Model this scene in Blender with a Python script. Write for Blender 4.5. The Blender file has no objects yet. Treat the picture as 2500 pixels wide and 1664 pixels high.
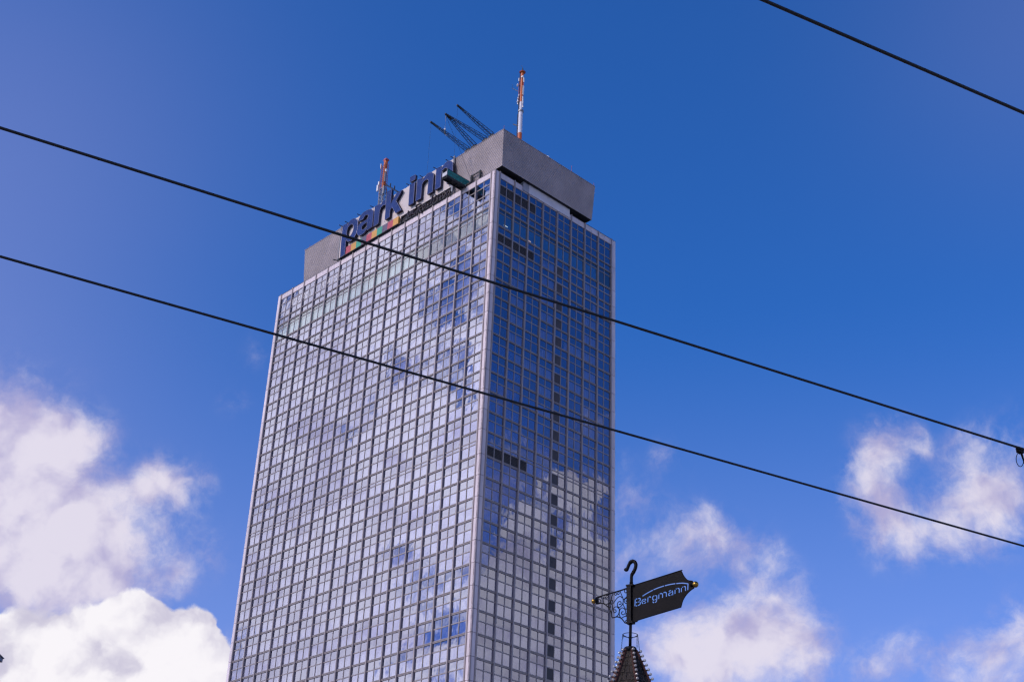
import bpy, bmesh, math, random
from mathutils import Vector, Matrix
random.seed(7)
scene = bpy.context.scene
C = scene.collection
R = math.radians

# ------------------------------------------------------------------ camera
PITCH, ROLL = 0.510461, 0.042611
cam_data = bpy.data.cameras.new('camera')
cam = bpy.data.objects.new('camera', cam_data)
C.objects.link(cam)
_r = Vector((1, 0, 0)); _f = Vector((0, math.cos(PITCH), math.sin(PITCH))); _u = Vector((0, -math.sin(PITCH), math.cos(PITCH)))
_x = _r * math.cos(ROLL) + _u * math.sin(ROLL)
_y = _u * math.cos(ROLL) - _r * math.sin(ROLL)
CAM = Vector((0, 0, 1.65))
m3 = Matrix((_x, _y, -_f)).transposed()
cam.matrix_world = Matrix.Translation(CAM) @ m3.to_4x4()
cam_data.sensor_width = 36.0
cam_data.lens = 36.0 * 3440.966 / 2500.0
cam_data.clip_start = 0.1
cam_data.clip_end = 6000
scene.camera = cam

# ------------------------------------------------------------------ sun and sky
SUN_AZ, SUN_EL = R(-122), R(38)          # clockwise from +Y
SUN = Vector((math.sin(SUN_AZ) * math.cos(SUN_EL), math.cos(SUN_AZ) * math.cos(SUN_EL), math.sin(SUN_EL)))
sl = bpy.data.lights.new('sun', 'SUN')
sl.energy = 2.3
sl.angle = R(11)          # the sun stands behind thin cloud: no crisp shadows on the facade
sl.color = (1.0, 0.87, 0.82)
sun = bpy.data.objects.new('sun', sl)
C.objects.link(sun)
sun.rotation_euler = SUN.to_track_quat('Z', 'Y').to_euler()

scene.view_settings.view_transform = 'Standard'
scene.view_settings.look = 'None'
scene.view_settings.gamma = 1
scene.view_settings.exposure = 0
scene.cycles.use_denoising = True
scene.cycles.use_adaptive_sampling = True
scene.cycles.adaptive_threshold = 0.02
scene.cycles.adaptive_min_samples = 12
scene.cycles.pixel_filter_type = 'BLACKMAN_HARRIS'
scene.cycles.filter_width = 1.35
scene.cycles.max_bounces = 8
scene.cycles.transparent_max_bounces = 12

# clouds: (azimuth, elevation, radius in degrees, weight)
SOFT = [(-22.47,22.87,2.16,1.0),(-20.63,23.37,1.58,0.9),(-19.07,23.08,1.17,0.75),(-18.08,23.16,0.92,0.55),(-21.64,20.82,2.83,1.1),(-19.24,20.9,1.83,0.9),(-17.54,21.0,0.92,0.4),(-17.81,19.54,2.0,0.9),(-20.23,18.86,2.5,1.1),(-15.97,19.31,1.42,0.65),(-14.62,19.17,1.42,0.42),(-16.34,17.85,2.0,0.65),(-18.83,17.52,2.16,0.9),(-16.57,21.54,0.75,0.75),(-15.63,22.4,0.83,1.0),(-14.62,22.46,0.8,1.0),(-15.47,21.54,0.75,0.75),(-14.09,21.88,0.83,0.8),(-13.06,22.41,0.63,0.65),(-13.67,21.45,0.58,0.5),(-12.1,25.72,0.67,0.33),(-11.36,27.88,0.67,0.25),(-13.38,18.76,0.67,0.28),(-12.23,19.93,0.92,0.35),(-13.02,20.64,0.58,0.2),(16.72,25.23,0.83,0.75),(15.94,24.4,0.83,0.8),(15.67,23.45,0.92,0.85),(16.6,24.19,0.83,0.7),(15.1,22.76,0.92,0.75),(16.07,22.31,1.0,0.85),(17.75,25.22,0.58,0.4),(18.21,24.55,0.47,0.4),(16.48,21.49,1.17,0.75),(17.79,21.41,1.17,0.7),(19.13,21.62,1.25,0.75),(20.29,22.94,1.42,0.85),(20.16,24.37,0.92,0.5),(20.79,21.95,1.33,0.8),(21.88,22.79,1.5,0.6),(15.42,20.91,0.92,0.3),(22.5,24.6,1.0,0.5),(20.72,24.79,0.58,0.25),(8.29,21.45,1.0,0.8),(9.34,21.6,0.92,0.75),(7.23,20.81,1.0,0.75),(8.61,20.56,0.92,0.55),(9.99,20.78,0.83,0.55),(11.37,20.91,0.75,0.4),(11.67,20.26,0.75,0.35),(5.58,22.11,1.33,0.6),(5.13,20.8,1.33,0.5),(5.3,19.51,1.0,0.2),(6.94,24.32,0.63,0.4),(7.83,24.07,0.53,0.3),(5.05,24.24,0.5,0.2),(9.84,17.44,1.58,1.0),(11.21,18.13,1.25,0.9),(8.15,16.82,1.67,0.95),(9.11,15.88,1.83,1.1),(11.46,16.79,1.58,1.0),(12.51,17.71,1.0,0.6),(12.4,16.16,1.17,0.7),(8.02,18.08,1.0,0.5),(8.89,18.8,0.67,0.25),(6.64,16.81,1.17,0.55),(12.25,18.74,0.67,0.35),(12.62,19.36,0.47,0.3),(6.49,18.08,0.83,0.35),(15.95,16.37,0.83,0.55),(15.12,15.94,0.83,0.5),(17.07,16.48,0.83,0.4),(19.94,15.89,1.58,0.85),(21.17,17.02,1.33,0.7),(18.93,15.19,1.33,0.8),(20.6,17.36,0.75,0.35),(-10.38,15.36,0.67,0.35),(-11.05,16.55,0.58,0.3)]
CRISP = [(-20.03,15.21,1.17,1.0),(-18.8,15.22,1.17,1.0),(-17.59,15.37,1.0,1.0),(-16.58,16.19,0.83,0.9),(-16.1,16.63,0.75,0.85),(-15.06,17.07,0.83,1.0),(-14.42,17.14,0.67,0.8),(-14.42,16.2,1.17,1.0),(-13.06,16.82,0.7,0.9),(-12.44,17.04,0.58,0.9),(-12.02,16.46,0.67,0.8),(-13.02,15.58,1.17,1.1),(-11.51,15.26,0.92,0.9),(-14.99,14.91,1.83,1.3),(-17.66,14.15,1.83,1.3),(-12.82,14.36,1.67,1.2),(-10.74,14.4,1.0,0.9)]

# the rest of the sky: cloud banks all round the horizon, thicker in the west
SOFT += [(-80, 25, 9, .42), (-92, 33, 9, .35), (-60, 36, 8, .3), (91, 25.5, 1.2, .5), (93.5, 24, 1.5, .5), (90, 22.8, 1.2, .55), (89, 25, 1.0, .4), (94.5, 27, 1.0, .35), (92, 21.2, 1.4, .6), (88.5, 21, 1.3, .5), (98, 21, 3, .7), (120, 25, 12, .8), (70, 20, 8, .8), (-120, 40, 12, .5), (150, 22, 10, .8), (180, 25, 14, .9), (-150, 24, 12, .9), (55, 22, 7, .6), (-45, 20, 8, .9)]
CRISP += [(-80, 23, 8, .64), (-78, 31, 6, .54), (-84, 34, 4, .25), (-78, 15, 8, .65), (-95, 24, 12, .65), (-58, 18, 9, 1.0),
          (-83.2, 31, 1.5, -.30), (-82.0, 29, 1.7, -.35), (-80.6, 27.2, 1.5, -.30), (-79, 25.6, 1.2, -.25), (-83, 26, 1.2, -.25), (-76.6, 17.0, 1.4, -.30), (-81.5, 20.5, 1.6, -.25), (-84, 18.3, 2.2, -.40),
          (-40, 14, 8, 1.0), (89, 18, 3.7, 1.3), (95, 15.4, 4.0, 1.2), (91.5, 23.6, 1.1, .62), (93.8, 25.0, 1.0, .58), (93, 22.2, .9, .55), (89.6, 26.0, .9, .50), (90.3, 23.2, .8, .5),
          (100, 14, 8, 1.0), (80, 14, 7, 1.1), (60, 12, 8, 1.0), (130, 14, 12, 1.1), (170, 12, 14, 1.1), (-140, 14, 14, 1.1), (-110, 16, 10, 1.0), (30, 9, 4, .9), (0, 7, 6, 1.0), (-20, 9, 5, 1.0)]

world = bpy.data.worlds.new('World')
scene.world = world
world.use_nodes = True
world.cycles.sampling_method = 'MANUAL'
world.cycles.sample_map_resolution = 256
nt = world.node_tree
nt.nodes.clear()

def N(tree, typ, **kw):
    n = tree.nodes.new(typ)
    for k, v in kw.items():
        setattr(n, k, v)
    return n

def link(tree, a, b):
    tree.links.new(a, b)

def math_node(tree, op, a, b=None, c=None, clamp=False):
    n = N(tree, 'ShaderNodeMath', operation=op, use_clamp=clamp)
    for i, v in enumerate((a, b, c)):
        if v is None:
            continue
        if isinstance(v, (int, float)):
            n.inputs[i].default_value = v
        else:
            link(tree, v, n.inputs[i])
    return n.outputs[0]

def cloud_group():
    g = bpy.data.node_groups.new('cloud_cover', 'ShaderNodeTree')
    g.interface.new_socket('Vector', in_out='INPUT', socket_type='NodeSocketVector')
    g.interface.new_socket('Soft', in_out='OUTPUT', socket_type='NodeSocketFloat')
    g.interface.new_socket('Crisp', in_out='OUTPUT', socket_type='NodeSocketFloat')
    g.interface.new_socket('SoftLight', in_out='OUTPUT', socket_type='NodeSocketFloat')
    g.interface.new_socket('CrispLight', in_out='OUTPUT', socket_type='NodeSocketFloat')
    gi = N(g, 'NodeGroupInput'); go = N(g, 'NodeGroupOutput')
    nrm = N(g, 'ShaderNodeVectorMath', operation='NORMALIZE'); link(g, gi.outputs[0], nrm.inputs[0])
    # domain warp
    def warp(scale, amt, detail):
        w = N(g, 'ShaderNodeTexNoise'); w.inputs['Scale'].default_value = scale; w.inputs['Detail'].default_value = detail
        w.inputs['Roughness'].default_value = .55
        link(g, nrm.outputs[0], w.inputs['Vector'])
        s = N(g, 'ShaderNodeVectorMath', operation='SUBTRACT'); link(g, w.outputs['Color'], s.inputs[0]); s.inputs[1].default_value = (.5, .5, .5)
        k = N(g, 'ShaderNodeVectorMath', operation='SCALE'); link(g, s.outputs[0], k.inputs[0]); k.inputs['Scale'].default_value = amt
        a = N(g, 'ShaderNodeVectorMath', operation='ADD'); link(g, nrm.outputs[0], a.inputs[0]); link(g, k.outputs[0], a.inputs[1])
        return a.outputs[0]
    def field(blobs, vec):
        tot = None
        for az, el, r, amp in blobs:
            d = (math.sin(R(az)) * math.cos(R(el)), math.cos(R(az)) * math.cos(R(el)), math.sin(R(el)))
            dn = N(g, 'ShaderNodeVectorMath', operation='DOT_PRODUCT'); link(g, vec, dn.inputs[0]); dn.inputs[1].default_value = d
            k = 2 / R(r) ** 2
            e = math_node(g, 'EXPONENT', math_node(g, 'MULTIPLY_ADD', dn.outputs['Value'], k, -k))
            tot = math_node(g, 'MULTIPLY', e, amp) if tot is None else math_node(g, 'MULTIPLY_ADD', e, amp, tot)
        return tot
    def renorm(v):
        n = N(g, 'ShaderNodeVectorMath', operation='NORMALIZE'); link(g, v, n.inputs[0]); return n.outputs[0]
    ws = renorm(warp(9, .045, 6)); wc = renorm(warp(30, .022, 5))
    def fbm(scale, detail, rough, vec=None):
        n = N(g, 'ShaderNodeTexNoise'); n.inputs['Scale'].default_value = scale; n.inputs['Detail'].default_value = detail; n.inputs['Roughness'].default_value = rough
        link(g, vec or nrm.outputs[0], n.inputs['Vector'])
        return n.outputs['Fac']
    ns = fbm(34, 11, .64, ws)
    nc = fbm(38, 10, .55, wc)
    fs = field([(a, e, r, w * (.92 if a > 0 and e > 14 else 1.1 if -27 < a < -15 else 1)) for a, e, r, w in SOFT], ws); fc = field(CRISP, wc)
    near = math_node(g, 'MULTIPLY', fs, 3.0, clamp=True)
    s = math_node(g, 'ADD', fs, math_node(g, 'MULTIPLY', math_node(g, 'MULTIPLY', math_node(g, 'SUBTRACT', ns, .5), 3.4), near))
    c = math_node(g, 'ADD', fc, math_node(g, 'MULTIPLY', math_node(g, 'SUBTRACT', nc, .5), 1.5))
    def shifted(scale, vec):
        a = N(g, 'ShaderNodeVectorMath', operation='ADD'); link(g, vec, a.inputs[0])
        a.inputs[1].default_value = tuple(Vector((-.35, 0, 1.0)).normalized() * .016)
        return fbm(scale, 4, .5, a.outputs[0])
    link(g, s, go.inputs[0]); link(g, c, go.inputs[1])
    link(g, math_node(g, 'SUBTRACT', fbm(24, 4, .5, ws), shifted(24, ws)), go.inputs[2])
    link(g, math_node(g, 'SUBTRACT', fbm(30, 4, .5, wc), shifted(30, wc)), go.inputs[3])
    return g

tc = N(nt, 'ShaderNodeTexCoord')
sky = N(nt, 'ShaderNodeTexSky', sky_type='NISHITA', sun_disc=False)
sky.sun_elevation = SUN_EL
sky.sun_rotation = SUN_AZ
sky.air_density = 1.0
sky.dust_density = 0.4
sky.ozone_density = 3.0
hs = N(nt, 'ShaderNodeVectorMath', operation='MULTIPLY')      # white balance of the photograph
link(nt, sky.outputs[0], hs.inputs[0]); hs.inputs[1].default_value = (.27, .84, 1.70)
cg = cloud_group()
g1 = N(nt, 'ShaderNodeGroup', node_tree=cg); link(nt, tc.outputs['Generated'], g1.inputs[0])

def maprange(v, a, b, c=0.0, d=1.0, smooth=True):
    n = N(nt, 'ShaderNodeMapRange', interpolation_type='SMOOTHSTEP' if smooth else 'LINEAR')
    link(nt, v, n.inputs['Value'])
    for k, x in zip(('From Min', 'From Max', 'To Min', 'To Max'), (a, b, c, d)):
        n.inputs[k].default_value = x
    return n.outputs[0]

def mix(fac, a, b):
    n = N(nt, 'ShaderNodeMix', data_type='RGBA')
    if isinstance(fac, (int, float)): n.inputs['Factor'].default_value = fac
    else: link(nt, fac, n.inputs['Factor'])
    for s, v in ((n.inputs[6], a), (n.inputs[7], b)):
        if isinstance(v, tuple): s.default_value = (*v, 1)
        else: link(nt, v, s)
    return n.outputs[2]

K = 1 / 0.1   # cloud radiance is given as displayed values, the background strength is 0.1
def col(r, g, b): return (r * K, g * K, b * K)
sep = N(nt, 'ShaderNodeSeparateXYZ'); link(nt, tc.outputs['Generated'], sep.inputs[0])
hz = maprange(sep.outputs[2], .18, .52, .27, 0.0)
for az, el, r, amp in ((-26, 33, 10, .14), (27, 40, 7, .07), (-26, 22, 8, .10)):          # thin high veil
    d = N(nt, 'ShaderNodeVectorMath', operation='DOT_PRODUCT'); link(nt, tc.outputs['Generated'], d.inputs[0])
    d.inputs[1].default_value = (math.sin(R(az)) * math.cos(R(el)), math.cos(R(az)) * math.cos(R(el)), math.sin(R(el)))
    k = 2 / R(r) ** 2
    hz = math_node(nt, 'MULTIPLY_ADD', math_node(nt, 'EXPONENT', math_node(nt, 'MULTIPLY_ADD', d.outputs['Value'], k, -k)), amp, hz)
base_sky = mix(hz, hs.outputs[0], col(.62, .55, .85))
a_soft = math_node(nt, 'MULTIPLY', maprange(g1.outputs[0], -.05, 2.05), .93)
a_crisp = maprange(g1.outputs[1], .46, .80)
big = N(nt, 'ShaderNodeTexNoise'); big.inputs['Scale'].default_value = 11; big.inputs['Detail'].default_value = 3; link(nt, tc.outputs['Generated'], big.inputs['Vector'])
sh_ = math_node(nt, 'ADD', math_node(nt, 'MULTIPLY', g1.outputs[2], 3.0), math_node(nt, 'MULTIPLY', g1.outputs[0], .22))
sh_ = math_node(nt, 'ADD', sh_, math_node(nt, 'MULTIPLY', math_node(nt, 'SUBTRACT', big.outputs['Fac'], .5), 1.3))
c_soft = mix(maprange(sh_, -.25, .75), col(.47, .43, .66), col(.80, .745, .85))
c_crisp = mix(maprange(math_node(nt, 'ADD', math_node(nt, 'MULTIPLY', g1.outputs[3], 2.4), math_node(nt, 'MULTIPLY', g1.outputs[1], .05)), -.60, .34), col(.60, .57, .71), col(.95, .92, .96))
# clouds near the sun are lit through and brighter
sd = N(nt, 'ShaderNodeVectorMath', operation='DOT_PRODUCT'); link(nt, tc.outputs['Generated'], sd.inputs[0]); sd.inputs[1].default_value = tuple(SUN)
sg = math_node(nt, 'MULTIPLY_ADD', math_node(nt, 'POWER', math_node(nt, 'MAXIMUM', sd.outputs['Value'], 0.0), 2.0), 2.0, 1.0)
def lit(c):
    v = N(nt, 'ShaderNodeVectorMath', operation='SCALE'); link(nt, c, v.inputs[0]); link(nt, sg, v.inputs['Scale']); return v.outputs[0]
skyc = mix(a_soft, base_sky, lit(c_soft))
skyc = mix(a_crisp, skyc, lit(c_crisp))
bg = N(nt, 'ShaderNodeBackground'); bg.inputs['Strength'].default_value = 0.1
link(nt, skyc, bg.inputs['Color'])
wo = N(nt, 'ShaderNodeOutputWorld'); link(nt, bg.outputs[0], wo.inputs[0])

# ------------------------------------------------------------------ helpers
def tag(o, label=None, cat=None, group=None, kind=None):
    if label: o['label'] = label
    if cat: o['category'] = cat
    if group: o['group'] = group
    if kind: o['kind'] = kind
    return o

def empty(name, loc=(0, 0, 0), rz=0.0):
    o = bpy.data.objects.new(name, None)
    C.objects.link(o)
    o.location = loc
    o.rotation_euler = (0, 0, rz)
    o.empty_display_size = 0.5
    return o

def put(name, mesh, parent=None, loc=(0, 0, 0), rot=(0, 0, 0)):
    o = bpy.data.objects.new(name, mesh)
    C.objects.link(o)
    o.parent = parent
    o.location = loc
    o.rotation_euler = rot
    return o

class MB:
    """Collects boxes, bars, tubes and sheets into one mesh."""
    def __init__(s): s.v = []; s.f = []
    def quad(s, a, b, c, d):
        n = len(s.v); s.v += [tuple(a), tuple(b), tuple(c), tuple(d)]; s.f.append((n, n + 1, n + 2, n + 3))
    def box(s, x0, x1, y0, y1, z0, z1):
        x0, x1 = min(x0, x1), max(x0, x1); y0, y1 = min(y0, y1), max(y0, y1); z0, z1 = min(z0, z1), max(z0, z1)
        n = len(s.v)
        s.v += [(x0, y0, z0), (x1, y0, z0), (x1, y1, z0), (x0, y1, z0), (x0, y0, z1), (x1, y0, z1), (x1, y1, z1), (x0, y1, z1)]
        s.f += [tuple(n + i for i in q) for q in ((3, 2, 1, 0), (4, 5, 6, 7), (0, 1, 5, 4), (1, 2, 6, 5), (2, 3, 7, 6), (3, 0, 4, 7))]
        return s
    def tube(s, pts, r, seg=8, closed=False, cap=True):
        pts = [Vector(p) for p in pts]; m = len(pts)
        rr = r if isinstance(r, (list, tuple)) else [r] * m
        base = len(s.v); prev = None
        for i, p in enumerate(pts):
            if closed: t = pts[(i + 1) % m] - pts[i - 1]
            else: t = pts[min(i + 1, m - 1)] - pts[max(i - 1, 0)]
            t = t.normalized() if t.length > 1e-9 else Vector((0, 0, 1))
            if prev is None:
                a = t.orthogonal().normalized()
            else:
                a = (prev - t * prev.dot(t))
                a = a.normalized() if a.length > 1e-6 else t.orthogonal().normalized()
            prev = a; b = t.cross(a)
            for k in range(seg):
                th = 2 * math.pi * k / seg
                s.v.append(tuple(p + (a * math.cos(th) + b * math.sin(th)) * rr[i]))
        for i in range(m if closed else m - 1):
            for k in range(seg):
                j = (i + 1) % m
                s.f.append((base + i * seg + k, base + i * seg + (k + 1) % seg, base + j * seg + (k + 1) % seg, base + j * seg + k))
        if cap and not closed:
            s.f.append(tuple(base + k for k in reversed(range(seg))))
            s.f.append(tuple(base + (m - 1) * seg + k for k in range(seg)))
        return s
    def bar(s, a, b, w, h=None):
        """square bar from a to b"""
        a, b = Vector(a), Vector(b); t = (b - a).normalized(); h = h or w
        u = Vector((0, 0, 1)).cross(t); u = u.normalized() if u.length > 1e-4 else Vector((1, 0, 0)); w2 = t.cross(u)
        n = len(s.v)
        for p in (a, b):
            for i, j in ((-1, -1), (1, -1), (1, 1), (-1, 1)):
                s.v.append(tuple(p + u * (i * w / 2) + w2 * (j * h / 2)))
        s.f += [tuple(n + i for i in q) for q in ((3, 2, 1, 0), (4, 5, 6, 7), (0, 1, 5, 4), (1, 2, 6, 5), (2, 3, 7, 6), (3, 0, 4, 7))]
        return s
    def lathe(s, prof, seg=16, c=(0, 0, 0)):
        base = len(s.v)
        for r, z in prof:
            for k in range(seg):
                th = 2 * math.pi * k / seg
                s.v.append((c[0] + r * math.cos(th), c[1] + r * math.sin(th), c[2] + z))
        for i in range(len(prof) - 1):
            for k in range(seg):
                s.f.append((base + i * seg + k, base + i * seg + (k + 1) % seg, base + (i + 1) * seg + (k + 1) % seg, base + (i + 1) * seg + k))
        s.f.append(tuple(base + k for k in reversed(range(seg))))
        s.f.append(tuple(base + (len(prof) - 1) * seg + k for k in range(seg)))
        return s
    def ball(s, r, c=(0, 0, 0), seg=14, ring=9, sz=1.0):
        prof = [(max(r * math.sin(math.pi * i / ring), r * .02), -r * sz * math.cos(math.pi * i / ring)) for i in range(ring + 1)]
        return s.lathe(prof, seg, c)
    def mesh(s, name, mat, smooth=False):
        me = bpy.data.meshes.new(name)
        me.from_pydata(s.v, [], s.f)
        if mat: me.materials.append(mat)
        if smooth:
            me.polygons.foreach_set('use_smooth', [True] * len(me.polygons))
        me.update()
        return me
    def build(s, name, mat, parent=None, smooth=False, **kw):
        return put(name, s.mesh(name, mat, smooth), parent, **kw)

def catmull(pts, closed=True, n=5, sharp=48):
    """rounds the gentle corners of an outline and keeps the sharp ones"""
    P = [Vector((p[0], p[1])) for p in pts]; m = len(P); out = []
    def is_sharp(i):
        if not closed and i in (0, m - 1): return True
        a = P[i] - P[i - 1]; b = P[(i + 1) % m] - P[i]
        if a.length < 1e-9 or b.length < 1e-9: return True
        return math.degrees(a.angle(b)) > sharp
    sh = [is_sharp(i) for i in range(m)]
    for i in range(m if closed else m - 1):
        p1, p2 = P[i], P[(i + 1) % m]
        p0 = p1 if sh[i] else P[i - 1]
        p3 = p2 if sh[(i + 1) % m] else P[(i + 2) % m]
        if sh[i] and sh[(i + 1) % m]:
            out.append(p1); continue
        for k in range(n):
            t = k / n
            out.append(0.5 * ((2 * p1) + (p2 - p0) * t + (2 * p0 - 5 * p1 + 4 * p2 - p3) * t * t + (3 * p1 - p0 - 3 * p2 + p3) * t ** 3))
    if not closed: out.append(P[-1])
    return [(p.x, p.y) for p in out]

def stroke(pts, w):
    """outline of a thick pen stroke"""
    P = [Vector((p[0], p[1])) for p in pts]; l, r = [], []
    for i in range(len(P)):
        t = P[min(i + 1, len(P) - 1)] - P[max(i - 1, 0)]
        t.normalize(); n = Vector((-t.y, t.x)) * (w / 2)
        if 0 < i < len(P) - 1:
            a = (P[i] - P[i - 1]).normalized(); b = (P[i + 1] - P[i]).normalized()
            n /= max(.6, math.cos(a.angle(b) / 2))
        l.append(P[i] + n); r.append(P[i] - n)
    return [(p.x, p.y) for p in l + r[::-1]]

def flat_mesh(name, loops, depth, mat, tf):
    """filled outline with holes, extruded by depth; tf maps (u, v, w) to the place"""
    cu = bpy.data.curves.new(name, 'CURVE'); cu.dimensions = '2D'; cu.fill_mode = 'BOTH'; cu.extrude = depth / 2
    for lp in loops:
        sp = cu.splines.new('POLY'); sp.points.add(len(lp) - 1); sp.use_cyclic_u = True
        for q, (a, b) in zip(sp.points, lp): q.co = (a, b, 0, 1)
    ob = bpy.data.objects.new(name, cu); C.objects.link(ob)
    dg = bpy.context.evaluated_depsgraph_get()
    me = bpy.data.meshes.new_from_object(ob.evaluated_get(dg))
    bpy.data.objects.remove(ob); bpy.data.curves.remove(cu)
    for v in me.vertices: v.co = tf(v.co.x, v.co.y, v.co.z)
    me.materials.clear(); me.materials.append(mat); me.name = name
    bm = bmesh.new(); bm.from_mesh(me); bmesh.ops.remove_doubles(bm, verts=bm.verts, dist=1e-5); bmesh.ops.recalc_face_normals(bm, faces=bm.faces); bm.to_mesh(me); bm.free()
    return me

def copy_tree(o, parent=None):
    c = o.copy(); C.objects.link(c); c.parent = parent
    for ch in [k for k in bpy.data.objects if k.parent == o]: copy_tree(ch, c)
    return c

# ------------------------------------------------------------------ materials
def mat(name, col, rough=.5, metal=0.0, var=0.0, scale=1.0, bump=0.0, bscale=20.0, rand=0.0, spec=.5, stretch=(1, 1, 1), col2=None, coords='Object'):
    m = bpy.data.materials.new(name); m.use_nodes = True; t = m.node_tree
    p = t.nodes['Principled BSDF']
    p.inputs['Roughness'].default_value = rough; p.inputs['Metallic'].default_value = metal
    p.inputs['Specular IOR Level'].default_value = spec
    c = None
    tcn = N(t, 'ShaderNodeTexCoord'); mp = N(t, 'ShaderNodeMapping'); mp.inputs['Scale'].default_value = stretch
    link(t, tcn.outputs[coords], mp.inputs[0])
    if var or col2:
        n = N(t, 'ShaderNodeTexNoise'); n.inputs['Scale'].default_value = scale; n.inputs['Detail'].default_value = 6; n.inputs['Roughness'].default_value = .6
        link(t, mp.outputs[0], n.inputs['Vector'])
        r = N(t, 'ShaderNodeValToRGB'); r.color_ramp.elements[0].position = .35; r.color_ramp.elements[1].position = .68
        lo = tuple(max(0, k * (1 - var)) for k in col); hi = col2 or tuple(min(1, k * (1 + var)) for k in col)
        r.color_ramp.elements[0].color = (*lo, 1); r.color_ramp.elements[1].color = (*hi, 1)
        link(t, n.outputs['Fac'], r.inputs[0]); c = r.outputs[0]
    if rand:
        oi = N(t, 'ShaderNodeObjectInfo')
        f = math_node(t, 'MULTIPLY_ADD', oi.outputs['Random'], 2 * rand, 1 - rand)
        vm = N(t, 'ShaderNodeVectorMath', operation='SCALE')
        if c: link(t, c, vm.inputs[0])
        else: vm.inputs[0].default_value = col
        link(t, f, vm.inputs['Scale']); c = vm.outputs[0]
    if c: link(t, c, p.inputs['Base Color'])
    else: p.inputs['Base Color'].default_value = (*col, 1)
    if bump:
        bn = N(t, 'ShaderNodeTexNoise'); bn.inputs['Scale'].default_value = bscale; bn.inputs['Detail'].default_value = 5
        link(t, mp.outputs[0], bn.inputs['Vector'])
        b = N(t, 'ShaderNodeBump'); b.inputs['Strength'].default_value = bump; b.inputs['Distance'].default_value = .02
        link(t, bn.outputs['Fac'], b.inputs['Height']); link(t, b.outputs[0], p.inputs['Normal'])
    return m

def glass_mat(name, refl, tint, clear):
    m = bpy.data.materials.new(name); m.use_nodes = True; t = m.node_tree; t.nodes.clear()
    geo = N(t, 'ShaderNodeNewGeometry')
    n = N(t, 'ShaderNodeTexNoise'); n.inputs['Scale'].default_value = .55; n.inputs['Detail'].default_value = 2
    link(t, geo.outputs['Position'], n.inputs['Vector'])
    b = N(t, 'ShaderNodeBump'); b.inputs['Strength'].default_value = .5; b.inputs['Distance'].default_value = .012
    link(t, n.outputs['Fac'], b.inputs['Height'])
    g = N(t, 'ShaderNodeBsdfGlossy'); g.inputs['Color'].default_value = (*tint, 1); g.inputs['Roughness'].default_value = .015
    link(t, b.outputs[0], g.inputs['Normal'])
    tr = N(t, 'ShaderNodeBsdfTransparent'); tr.inputs['Color'].default_value = (*clear, 1)
    lw = N(t, 'ShaderNodeLayerWeight'); lw.inputs['Blend'].default_value = .18
    f = math_node(t, 'MULTIPLY_ADD', lw.outputs['Fresnel'], 1 - refl, refl, clamp=True)
    mx = N(t, 'ShaderNodeMixShader'); link(t, f, mx.inputs[0]); link(t, tr.outputs[0], mx.inputs[1]); link(t, g.outputs[0], mx.inputs[2])
    o = N(t, 'ShaderNodeOutputMaterial'); link(t, mx.outputs[0], o.inputs[0])
    return m

def emit_mat(name, col, s):
    m = bpy.data.materials.new(name); m.use_nodes = True; t = m.node_tree; t.nodes.clear()
    e = N(t, 'ShaderNodeEmission'); e.inputs['Color'].default_value = (*col, 1); e.inputs['Strength'].default_value = s
    o = N(t, 'ShaderNodeOutputMaterial'); link(t, e.outputs[0], o.inputs[0]); return m

M = {}
M['alu'] = mat('grey_aluminium', (.30, .25, .245), .42, .35, var=.08, scale=.35, rand=.05)
M['fin'] = mat('fin_aluminium', (.33, .275, .27), .45, .35, var=.10, scale=.3, rand=.05)
M['panel'] = mat('clad_panel', (.66, .555, .565), .45, .15, var=.13, scale=.9, rand=.07, stretch=(1, 1, .18))
M['coping'] = mat('dark_coping', (.08, .075, .09), .5, .3)
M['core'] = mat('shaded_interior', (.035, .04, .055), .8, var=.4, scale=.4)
M['clad'] = mat('lower_cladding', (.34, .32, .35), .5, .1, var=.1, scale=.2)
M['glass'] = glass_mat('mirror_glass', .31, (.75, .775, 1.0), (.44, .45, .56))
M['glass_clear'] = glass_mat('panorama_glass', .20, (.80, .85, .96), (.72, .82, .84))
M['curtain'] = mat('net_curtain', (.82, .79, .80), .9, var=.10, scale=.25)
M['blind'] = mat('pale_blind', (.52, .55, .56), .9, var=.06, scale=.25)
M['slat'] = mat('louvre_slat_edge', (.12, .105, .11), .55, .2, var=.2, scale=2)
M['louvre'] = mat('louvre_slats', (.05, .045, .05), .55, .2, var=.2, scale=2)
M['darkpanel'] = mat('brown_grey_panel', (.052, .041, .044), .6, 0, var=.15, scale=1.5, rand=.12)
M['corr'] = mat('corrugated_sheet', (.38, .315, .315), .55, .05, var=.13, scale=.30)
M['white_wall'] = mat('white_render', (.60, .56, .60), .85, var=.10, scale=.5, bump=.2, bscale=6)
M['grey_wall'] = mat('grey_render', (.32, .31, .36), .85, var=.1, scale=.5)
M['roof'] = mat('roof_felt', (.10, .10, .11), .95, var=.3, scale=.4)
M['soffit'] = mat('dark_steel', (.018, .018, .022), .7, .1, var=.3, scale=1)
M['beige'] = mat('beige_board', (.62, .53, .50), .8, var=.10, scale=.6, stretch=(1, 1, .25))
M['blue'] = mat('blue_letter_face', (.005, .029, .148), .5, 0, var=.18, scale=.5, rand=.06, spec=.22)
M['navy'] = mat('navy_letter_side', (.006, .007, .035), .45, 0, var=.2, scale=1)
M['trim'] = mat('pale_trim', (.26, .25, .36), .4, .2)
for k, c in (('red', (.44, .055, .075)), ('yellow', (.62, .30, .055)), ('green', (.035, .30, .19)), ('plum', (.105, .075, .125))):
    M['tile_' + k] = mat('tile_' + k, c, .5, 0, var=.08, scale=.8)
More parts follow.
